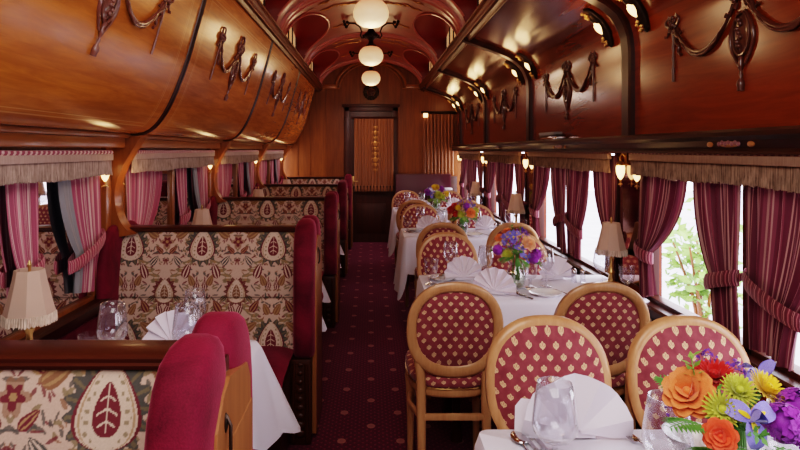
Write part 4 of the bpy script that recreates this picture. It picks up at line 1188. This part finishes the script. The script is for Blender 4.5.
def mk_shaker():
    r = thing('salt_shaker', '-', 'shaker'); mb = MB(); mb.lathe([(.001, 0), (.016, 0), (.017, .004), (.013, .02), (.014, .05)], 14); mb.build('body', M['cut'], r)
    mb = MB(); mb.lathe([(.0145, .048), (.015, .056), (.012, .068), (.004, .074), (.001, .075)], 14); mb.build('cap', M['steel'], r); return r
def mk_vase():
    r = thing('flower_vase', '-', 'vase'); mb = MB(); mb.lathe([(.001, .006), (.034, .004), (.038, .0), (.046, .02), (.052, .05), (.048, .085), (.036, .11), (.034, .125), (.046, .145)], 18); mb.build('glass_body', M['cut'], r, smooth=25)
    mb = MB(); mb.lathe([(.001, .010), (.036, .010), (.044, .03), (.048, .05), (.044, .085), (.001, .086)], 16); mb.build('water', M['water'], r)
    return r

# flowers: every one faces +Z around its own centre
def petal(mb, w, tilt, L, wd, curl, base=0, n=4, tipw=.5, z0=0):
    c, s = math.cos(w), math.sin(w); vs = []
    for i in range(n+1):
        t = i/n; ang = tilt+curl*t; 
        rr = base+L*t*math.cos(ang*1.0) if curl == 0 else base+L*(math.sin(tilt+curl*t)-math.sin(tilt))/curl
        zz = z0+(L*t*math.sin(ang) if curl == 0 else L*(-(math.cos(tilt+curl*t))+math.cos(tilt))/curl)
        ww = wd*(math.sin(PI*(.12+.80*t))**.8 if tipw >= .5 else math.sin(PI*(.10+.88*t)))
        for q in (-1, 0, 1):
            a = q*ww; dz = .18*ww*abs(q)
            vs.append((rr*c-a*s, rr*s+a*c, zz+dz))
    mb.add(vs, [(3*i+q, 3*i+q+1, 3*i+4+q, 3*i+3+q) for i in range(n) for q in range(2)])
def f_rose(s):
    mb = MB(); 
    for k, (n, tilt, L, base, curl) in enumerate(((3, 1.45, .8, .02, -.5), (5, 1.3, .85, .10, -.7), (6, 1.05, .9, .16, -.8), (7, .75, .9, .22, -.8), (7, .40, .8, .28, -.6))):
        for q in range(n): petal(mb, 2*PI*q/n+k*.7, tilt, L*s, .42*s, curl, base*s, 5)
    mb.ball((0, 0, .25*s), .2*s, 7, 1, 1, 1.6); return mb
def f_mum(s):
    mb = MB()
    for k, (n, tilt, L) in enumerate(((22, .15, 1.0), (20, .45, .95), (18, .75, .85), (14, 1.05, .7), (9, 1.3, .5))):
        for q in range(n): petal(mb, 2*PI*(q+.5*(k % 2))/n, tilt, L*s, .085*s, .25, .05*s, 3, 1)
    mb.ball((0, 0, .28*s), .24*s, 7); return mb
def f_iris(s):
    mb = MB()
    for q in range(3):
        petal(mb, 2*PI*q/3-PI/2, .55, 1.25*s, .40*s, -1.7, .05*s, 7); petal(mb, 2*PI*q/3+PI/6, 1.25, 1.1*s, .32*s, .55, .05*s, 6)
    return mb
def f_blotch(s):
    mb = MB()
    for q in range(3): petal(mb, 2*PI*q/3-PI/2, .60, .55*s, .11*s, -.75, .07*s, 4, 1, .035*s)
    return mb
def f_stock(s, seed=1):
    mb = MB(); rd = random.Random(seed)
    for k in range(60):
        a = Vector((rd.gauss(0, 1), rd.gauss(0, 1), rd.gauss(.3, .9))).normalized(); c = Vector((a.x*.75, a.y*.75, a.z*.95))*s
        t = a.orthogonal().normalized(); w0 = rd.uniform(0, 6)
        u_ = a.cross(t)
        for q in range(5):
            w = w0+2*PI*q/5; d = t*math.cos(w)+u_*math.sin(w); e = -t*math.sin(w)+u_*math.cos(w)
            mb.add([c, c+d*.20*s+e*.13*s+a*.05*s, c+d*.32*s+a*.02*s, c+d*.20*s-e*.13*s+a*.05*s], [(0,1,2,3)])
    mb.ball((0, 0, 0), .5*s, 8); return mb
def f_statice(s):
    mb = MB(); rd = random.Random(5)
    for k in range(40):
        a = Vector((rd.gauss(0, 1), rd.gauss(0, 1), abs(rd.gauss(.5, .7)))).normalized()*s*rd.uniform(.5, 1); t = a.orthogonal().normalized()*.14*s
        u_ = a.normalized().cross(t)
        mb.add([a*.8, a+t, a*1.05, a+u_], [(0,1,2,3)]); mb.add([a*.8, a-t, a*1.05, a-u_], [(0,1,2,3)])
    return mb
def f_fern(s):
    mb = MB(); n = 11; pts = [(0, 0, 0)]
    for k in range(n+1):
        t = k/n; pts.append((0, s*t, .25*s*math.sin(t*1.6)-.2*s*t*t))
    mb.tube(pts[1:], .012*s, 5)
    for k in range(1, n+1):
        p = Vector(pts[k+1]); L = .42*s*math.sin(PI*(.12+.80*(1-k/n)))
        for sg in (-1, 1):
            q = p+Vector((sg*L, L*.45, -.05*s)); mb.add([p, p+Vector((sg*L*.5, L*.05, .02*s)), q, p+Vector((sg*L*.5, L*.42, .02*s))], [(0,1,2,3)])
    return mb
def f_sprig(s):
    mb = MB(); mb.tube([(0, 0, 0), (.05*s, 0, .5*s), (0, 0, s)], .018*s, 5)
    for k in range(12):
        z = s*(.3+.065*k); w = k*2.4; d = Vector((math.cos(w), math.sin(w), .5)); p = Vector((.02*s, 0, z)); t = Vector((-math.sin(w), math.cos(w), 0))
        mb.add([p, p+d*.14*s+t*.08*s, p+d*.30*s, p+d*.14*s-t*.08*s], [(0,1,2,3)])
    return mb
FL = {}
def flower(root, kind, colr, pos, dirv, s, lab=None):
    key = (kind, colr)
    fn = {'rose': f_rose, 'chrysanthemum': f_mum, 'iris': f_iris, 'stock_bloom': f_stock, 'statice': f_statice, 'fern_leaf': f_fern, 'leaf_sprig': f_sprig}[kind]
    mat = P.get(colr) or M[colr]
    if key not in FL:
        o = fn(1.0).build(kind, mat, root, smooth=60 if kind != 'fern_leaf' else 0, fix=False); FL[key] = o.data
        if kind == 'iris' and 'b' not in FL: FL['b'] = f_blotch(1.0)
    else:
        o = bpy.data.objects.new(kind, FL[key]); COL.objects.link(o); o.parent = root
    d = Vector(dirv).normalized(); o.location = pos; o.scale = (s, s, s)
    qz = d.to_track_quat('Z', 'Y') if kind != 'fern_leaf' else d.to_track_quat('Y', 'Z'); o.rotation_euler = qz.to_euler()
    if kind == 'iris':
        if 'bm' not in FL: bo = FL['b'].build('petal_blotch', P['yellow'], o, smooth=60, fix=False); FL['bm'] = bo.data
        else: bo = bpy.data.objects.new('petal_blotch', FL['bm']); COL.objects.link(bo); bo.parent = o
    if lab: o['label'] = lab
    return o
def stems(root, tgt, depth):
    for k, (x, y, z) in enumerate(tgt):
        mb = MB(); mb.tube([(.02*math.cos(k*2.2), .02*math.sin(k*2.2), -depth), (0.012*math.cos(k*2.2), 0.012*math.sin(k*2.2), 0), (x, y, z)], .0028, 5); mb.build('stem', M['green'], root)
BQ = [  # x, y, label, list of (kind, colour, dx, dy, dz, size)
 (.745, 1.22, 'large mixed bouquet with orange rose, blue iris and purple stock on the nearest right-hand table', [
  ('rose', 'orange', -.096, .0, .066, .050), ('chrysanthemum', 'red', -.030, .03, .088, .042), ('chrysanthemum', 'red', -.065, .05, .080, .03), ('statice', 'violet', .022, .04, .086, .036), ('statice', 'violet', -.030, .06, .115, .024), ('chrysanthemum', 'lime', -.011, -.02, .079, .036),
  ('chrysanthemum', 'lime', -.066, -.06, .060, .036), ('chrysanthemum', 'yellow', .054, .0, .075, .040), ('iris', 'blue', .074, .045, .086, .040), ('iris', 'blue', -.028, -.09, .056, .046), ('rose', 'coral', -.094, -.10, .030, .030), ('stock_bloom', 'purple', .040, -.075, .042, .044),
  ('stock_bloom', 'purple', .092, -.04, .060, .040), ('stock_bloom', 'purple', .080, -.085, .020, .036), ('stock_bloom', 'purple', .13, .02, .04, .036), ('statice', 'violet', -.105, .03, .03, .030), ('chrysanthemum', 'yellow', .095, .06, .07, .03),
  ('fern_leaf', 'green', -.10, -.07, .03, .09, (-1, -.3, .1)), ('fern_leaf', 'green', -.06, -.10, .01, .10, (-.5, -1, -.3)), ('fern_leaf', 'green', .0, -.11, .015, .10, (.4, -1, -.3)), ('leaf_sprig', 'green', -.03, -.07, .03, .06, (-.1, -1, .2)), ('fern_leaf', 'green', -.04, -.10, .0, .12, (.9, -.6, -.2)),
  ('fern_leaf', 'green', -.03, -.06, -.03, .11, (-1, -.3, .0)), ('fern_leaf', 'green', -.01, -.08, -.045, .11, (-.6, -1, -.1)), ('fern_leaf', 'green', .02, -.09, -.04, .11, (.5, -1, -.15)), ('fern_leaf', 'green', .0, -.08, -.05, .09, (0, -1, -.3)), ('fern_leaf', 'green', .06, -.04, -.04, .12, (1, -.4, -.1)),
  ('leaf_sprig', 'green2', -.085, .0, .07, .075, (-.12, 0, 1)), ('leaf_sprig', 'green', -.04, -.02, .03, .06, (-.4, -.2, 1)), ('fern_leaf', 'green', -.05, .04, .02, .1, (-.5, .8, .3))]),
 (.765, 3.17, 'mixed bouquet with peach rose and violet irises on the second right-hand table', [
  ('rose', 'peach', .052, -.05, .055, .038), ('rose', 'orange', -.085, .01, .075, .024), ('statice', 'violet', -.02, -.06, .06, .034), ('iris', 'blue', -.06, -.02, .08, .034), ('iris', 'blue', -.02, -.03, .095, .042), ('iris', 'blue', .01, -.075, .03, .034), ('statice', 'violet', -.055, -.055, .055, .034), ('statice', 'violet', .03, .0, .10, .036), ('stock_bloom', 'purple', .095, -.02, -.005, .036),
  ('stock_bloom', 'purple', .075, -.07, -.02, .03), ('stock_bloom', 'purple', -.10, -.03, .02, .032), ('chrysanthemum', 'lime', -.055, -.05, .0, .03), ('statice', 'violet', .055, .03, .085, .034), ('iris', 'blue', .045, -.06, -.015, .03), ('rose', 'orange', -.03, .05, .10, .03), ('leaf_sprig', 'green', -.015, 0, .07, .075, (-.1, 0, 1)), ('leaf_sprig', 'green2', .01, 0, .08, .06, (.3, 0, 1)),
  ('fern_leaf', 'green', -.02, -.04, -.01, .1, (-.8, -.6, -.3)), ('fern_leaf', 'green', .0, -.05, -.02, .1, (.1, -1, -.5)), ('fern_leaf', 'green', .03, -.03, -.02, .1, (.9, -.5, -.4)), ('fern_leaf', 'green', -.03, .0, .02, .1, (-1, .2, -.2)), ('fern_leaf', 'green', .0, -.05, .02, .08, (-.3, -1, -.1))]),
 (.80, 5.27, 'mixed bouquet with dark red blooms and one orange rose on the third right-hand table', [
  ('rose', 'orange', .06, -.08, .01, .044), ('chrysanthemum', 'red', -.10, -.03, .03, .042), ('chrysanthemum', 'red', -.075, -.04, .065, .036), ('chrysanthemum', 'red', -.06, -.06, .0, .03), ('statice', 'violet', -.01, -.03, .085, .044), ('stock_bloom', 'purple', .03, -.05, .07, .036), ('iris', 'blue', .085, -.02, .06, .04), ('statice', 'violet', .06, .0, .09, .04),
  ('chrysanthemum', 'lime', .105, -.05, .03, .036), ('chrysanthemum', 'lime', .10, -.04, -.01, .034), ('chrysanthemum', 'yellow', -.045, -.07, .055, .03), ('chrysanthemum', 'lime', -.02, -.08, .0, .036), ('statice', 'violet', .005, -.085, .04, .032), ('fern_leaf', 'green', 0, -.06, -.02, .11, (0, -1, -.6)), ('fern_leaf', 'green', -.03, -.05, -.02, .11, (-.8, -.7, -.4)), ('fern_leaf', 'green', .03, -.05, -.02, .11, (.8, -.7, -.4)), ('leaf_sprig', 'green2', 0, -.08, -.05, .08, (0, -1, .3))]),
 (.79, 7.32, 'mixed bouquet with yellow and purple blooms on the farthest right-hand table', [
  ('chrysanthemum', 'yellow', -.01, -.05, .10, .055), ('stock_bloom', 'purple', -.10, -.02, .05, .05), ('statice', 'violet', -.075, -.05, .075, .05), ('stock_bloom', 'purple', .06, -.02, .085, .045), ('chrysanthemum', 'yellow', .115, -.05, .03, .045), ('iris', 'blue', -.05, -.06, .03, .05), ('chrysanthemum', 'lime', .02, -.08, .02, .055), ('chrysanthemum', 'lime', .06, -.07, -.01, .05),
  ('statice', 'violet', .09, -.02, .06, .045), ('fern_leaf', 'green2', 0, -.06, -.02, .13, (0, -1, -.6)), ('fern_leaf', 'green2', -.03, -.05, -.02, .13, (-.8, -.7, -.5)), ('fern_leaf', 'green2', .03, -.05, -.02, .13, (.8, -.7, -.4))])]
for k, (x, y, lab, fl) in enumerate(BQ):
    vz = (.0, .0, .0, .0)[k]
    first_or_dup(ST, 'vase', mk_vase, (x, y, T0), 0, 'cut glass flower vase on the %s right-hand table' % TN[k], 'vase', 'cut glass flower vases')
    z = T0+(.165, .185, .17, .165)[k]
    r = thing('flower_bouquet', lab, 'flowers', (x, y, z), 0, 'flower bouquets on the right-hand tables'); tg = []
    for f in fl:
        kind, colr, dx, dy, dz, s = f[:6]
        d = f[6] if len(f) > 6 else (dx*7, dy*7-.55, dz*5+.35)
        if colr in ('green', 'green2'): pass
        else: tg.append((dx*.92, dy*.92, dz-.01))
        flower(r, kind, colr, (dx, dy, dz), d, s, ('%s %s' % (colr, kind.replace('_', ' '))) if colr not in ('green', 'green2') else None)
    stems(r, tg, .14)

# lamps
for k, cy in enumerate(TC[1:]):
    first_or_dup(ST, 'lamp', mk_lamp, (1.285, cy+.0, T0), .2, 'cream fringed table lamp at the wall end of the %s right-hand table' % TN[k+1], 'table lamp', 'fringed table lamps')
for k, cy in enumerate(LTC):
    first_or_dup(ST, 'lamp', mk_lamp, (-1.11, cy-.09, T0), .39, 'cream fringed table lamp on the %s left-hand booth table' % TN[k], 'table lamp', 'fringed table lamps')

def put(kind, x, y, rz, lab, z=T0):
    mk, cat, grp = {'wine': (mk_wine, 'wine glass', 'stemmed wine glasses'), 'big': (mk_big, 'wine glass', 'wide clear wine glasses'), 'goblet': (mk_goblet, 'goblet', 'cut glass goblets'), 'tumbler': (mk_tumbler, 'glass', 'plain tumblers'),
       'fan': (lambda: fan(.112, 8, .25), 'napkin', 'white folded napkins'), 'bigfan': (lambda: fan(.140, 4, .10, .022, True), 'napkin', 'white folded napkins'), 'roll': (mk_roll, 'napkin', 'white folded napkins'), 'plate': (mk_plate, 'plate', 'white plates'), 'bowl': (mk_bowl, 'bowl', 'white bowls'),
       'knife': (mk_knife, 'knife', 'table knives'), 'fork': (mk_fork, 'fork', 'table forks'), 'spoon': (mk_spoon, 'spoon', 'table spoons'), 'shaker': (mk_shaker, 'shaker', 'salt and pepper shakers')}[kind]
    return first_or_dup(ST, kind, mk, (x, y, z), rz, lab, cat, grp)
N1 = 'the nearest right-hand table'
put('big', .435, 1.42, 0, 'wide clear wine glass in front of the napkin fan on '+N1)
put('big', .662, 1.34, 0, 'wide clear wine glass between napkin fan and bouquet on '+N1)
put('big', .905, 1.30, 0, 'wide clear wine glass to the right of the bouquet on '+N1)
put('bigfan', .518, 1.50, .0, 'tall white pleated napkin fan standing on '+N1)
for j, (x, kd) in enumerate(((.375, 'spoon'), (.400, 'knife'), (.425, 'knife'))):
    put(kd, x, 1.455, .12, ('spoon lying left of the knives on ', 'knife beside the spoon on ', 'knife beside the napkin fan on ')[j]+N1)
put('fork', .665, 1.475, .35, 'fork lying right of the napkin fan on '+N1)
put('bowl', .765, 1.42, 0, 'white bowl behind the wine glass and bouquet on '+N1)
for k, cy in enumerate(TC[1:]):
    t = TN[k+1]+' right-hand table'
    put('fan', .52, cy+.13, .15, 'white napkin fan in front of the aisle-side far chair on the '+t)
    put('fan', .615, cy-.20, -.35, 'white napkin fan beside the bouquet, near edge of the '+t)
    put('fan', 1.045, cy+.14, .35, 'white napkin fan in front of the window-side far chair on the '+t)
    put('roll', 1.13, cy-.17, .3, 'low folded white napkin near the window end of the '+t)
    put('goblet', .325, cy+.03, 0, 'cut glass goblet at the aisle corner of the '+t)
    put('wine', .455, cy+.22, 0, 'wine glass in front of the aisle-side chair on the '+t)
    put('wine', .625, cy+.06, 0, 'wine glass left of the bouquet vase on the '+t)
    put('wine', .93, cy-.02, 0, 'wine glass right of the bouquet on the '+t)
    put('goblet', .835, cy-.06, 0, 'cut glass goblet close beside the vase on the '+t)
    put('wine', 1.215, cy-.05, 0, 'wine glass beside the table lamp on the '+t)
    put('goblet', 1.30, cy-.16, 0, 'cut glass goblet in front of the table lamp on the '+t)
    put('shaker', 1.12, cy+.10, 0, 'glass shaker with steel cap, aisle side of the pair on the '+t)
    put('shaker', 1.165, cy+.09, 0, 'glass shaker with steel cap, window side of the pair on the '+t)
    put('plate', .875, cy-.20, 0, 'white bread plate at the near edge of the '+t)
    if k == 0 or k == 1:
        put('plate', .40, cy+.10 if k else cy+.16, 0, 'white bread plate near the aisle end of the '+t)
        put('knife', .72, cy-.17, .5, 'knife beside the napkin fan at the near edge of the '+t)
        put('spoon', .745, cy-.20, .4, 'spoon beside the bread plate at the near edge of the '+t)
        put('fork', .97, cy-.17, .5, 'fork right of the near bread plate on the '+t)
        put('knife', .375, cy+.15 if k == 0 else cy+.02, -.5, 'knife near the aisle end of the '+t, T0+(.02 if k == 0 else 0))
L1 = 'the nearest left-hand booth table'
put('big', -.93, 2.16, 0, 'wide wine glass beside the tumbler on '+L1)
put('tumbler', -.985, 2.10, 0, 'short clear tumbler beside the wine glass on '+L1)
put('fan', -.735, 2.20, -.2, 'white napkin fan behind the near booth rail on '+L1)
put('big', -.655, 2.14, 0, 'wide wine glass beside the velvet booth end on '+L1)
put('wine', -.66, 2.25, 0, 'tall wine glass beyond the napkin fan on '+L1)
for k, cy in enumerate(LTC[1:]):
    t = 'the %s left-hand booth table' % TN[k+1]
    put('fan', -.80, cy+.08, .1, 'white napkin fan on '+t)

# ================================================================ LIGHT, CAMERA
w = bpy.data.worlds.new('sky'); S.world = w; w.use_nodes = True; nt = w.node_tree; bg = nt.nodes['Background']
tc = nt.nodes.new('ShaderNodeTexCoord'); sp = nt.nodes.new('ShaderNodeSeparateXYZ'); nt.links.new(tc.outputs['Generated'], sp.inputs[0])
sky = ramp(nt, X(nt, sp.outputs[2])*.5+.5, [(.40, (.70, .64, .74)), (.52, (.96, .90, 1.0)), (.8, (.92, .93, 1.0))])
nt.links.new(sky, bg.inputs[0]); bg.inputs[1].default_value = 5.2
def area(name, loc, rot, sx, sy, power, c, portal=False):
    l = bpy.data.lights.new(name, 'AREA'); l.shape = 'RECTANGLE'; l.size = sx; l.size_y = sy; l.energy = power; l.color = c
    if portal: l.cycles.is_portal = True
    l.specular_factor = .1
    o = bpy.data.objects.new(name, l); COL.objects.link(o); o.location = loc; o.rotation_euler = rot; return o
for (a, c) in SEC:
    for sg in (-1, 1):
        area('window_portal', (sg*1.47, (a+c)/2, (SILL+HEAD)/2), (0, sg*PI/2, 0), HEAD-SILL, c-a-2*PH, 1, (1,1,1), True)
def point(name, loc, power, c, r=.1):
    l = bpy.data.lights.new(name, 'POINT'); l.energy = power; l.color = c; l.shadow_soft_size = r; l.specular_factor = .25
    o = bpy.data.objects.new(name, l); COL.objects.link(o); o.location = loc; return o
for y in (2.43, 4.43, 6.43, 8.43): point('globe_glow', (0, y, H+.80), 4, (1, .66, .36), .12)
for k, y in enumerate(PY[3:]):
    for d in (-.22, .22): point('cove_glow', (1.14, y+d, H+.70), .5, (1, .62, .30), .05)
    for sg in (-1, 1): point('sconce_glow', (sg*1.22, y, H-.14), .6, (1, .62, .30), .05)
area('ceiling_fill', (0, .2, H+.9), (math.radians(28), 0, 0), 1.3, 2.0, 34, (1, .93, .90))
area('carpet_end_fill', (-.12, 8.5, 2.25), (0, 0, 0), .5, .9, 7, (1, .86, .95))  # unseen fill lamp, added to brighten the far end of the carpet
cam = bpy.data.cameras.new('camera'); co = bpy.data.objects.new('camera', cam); COL.objects.link(co); S.camera = co
co.location = (0, 0, H); co.rotation_euler = (PI/2, 0, 0); cam.sensor_width = 36; cam.lens = 27; cam.shift_x = .03625; cam.shift_y = -.09375; cam.clip_start = .02
S.view_settings.view_transform = 'Filmic'; S.view_settings.look = 'High Contrast'; S.view_settings.exposure = .35
S.cycles.use_denoising = True; S.cycles.max_bounces = 10; S.cycles.transparent_max_bounces = 24; S.cycles.caustics_reflective = False; S.cycles.caustics_refractive = False
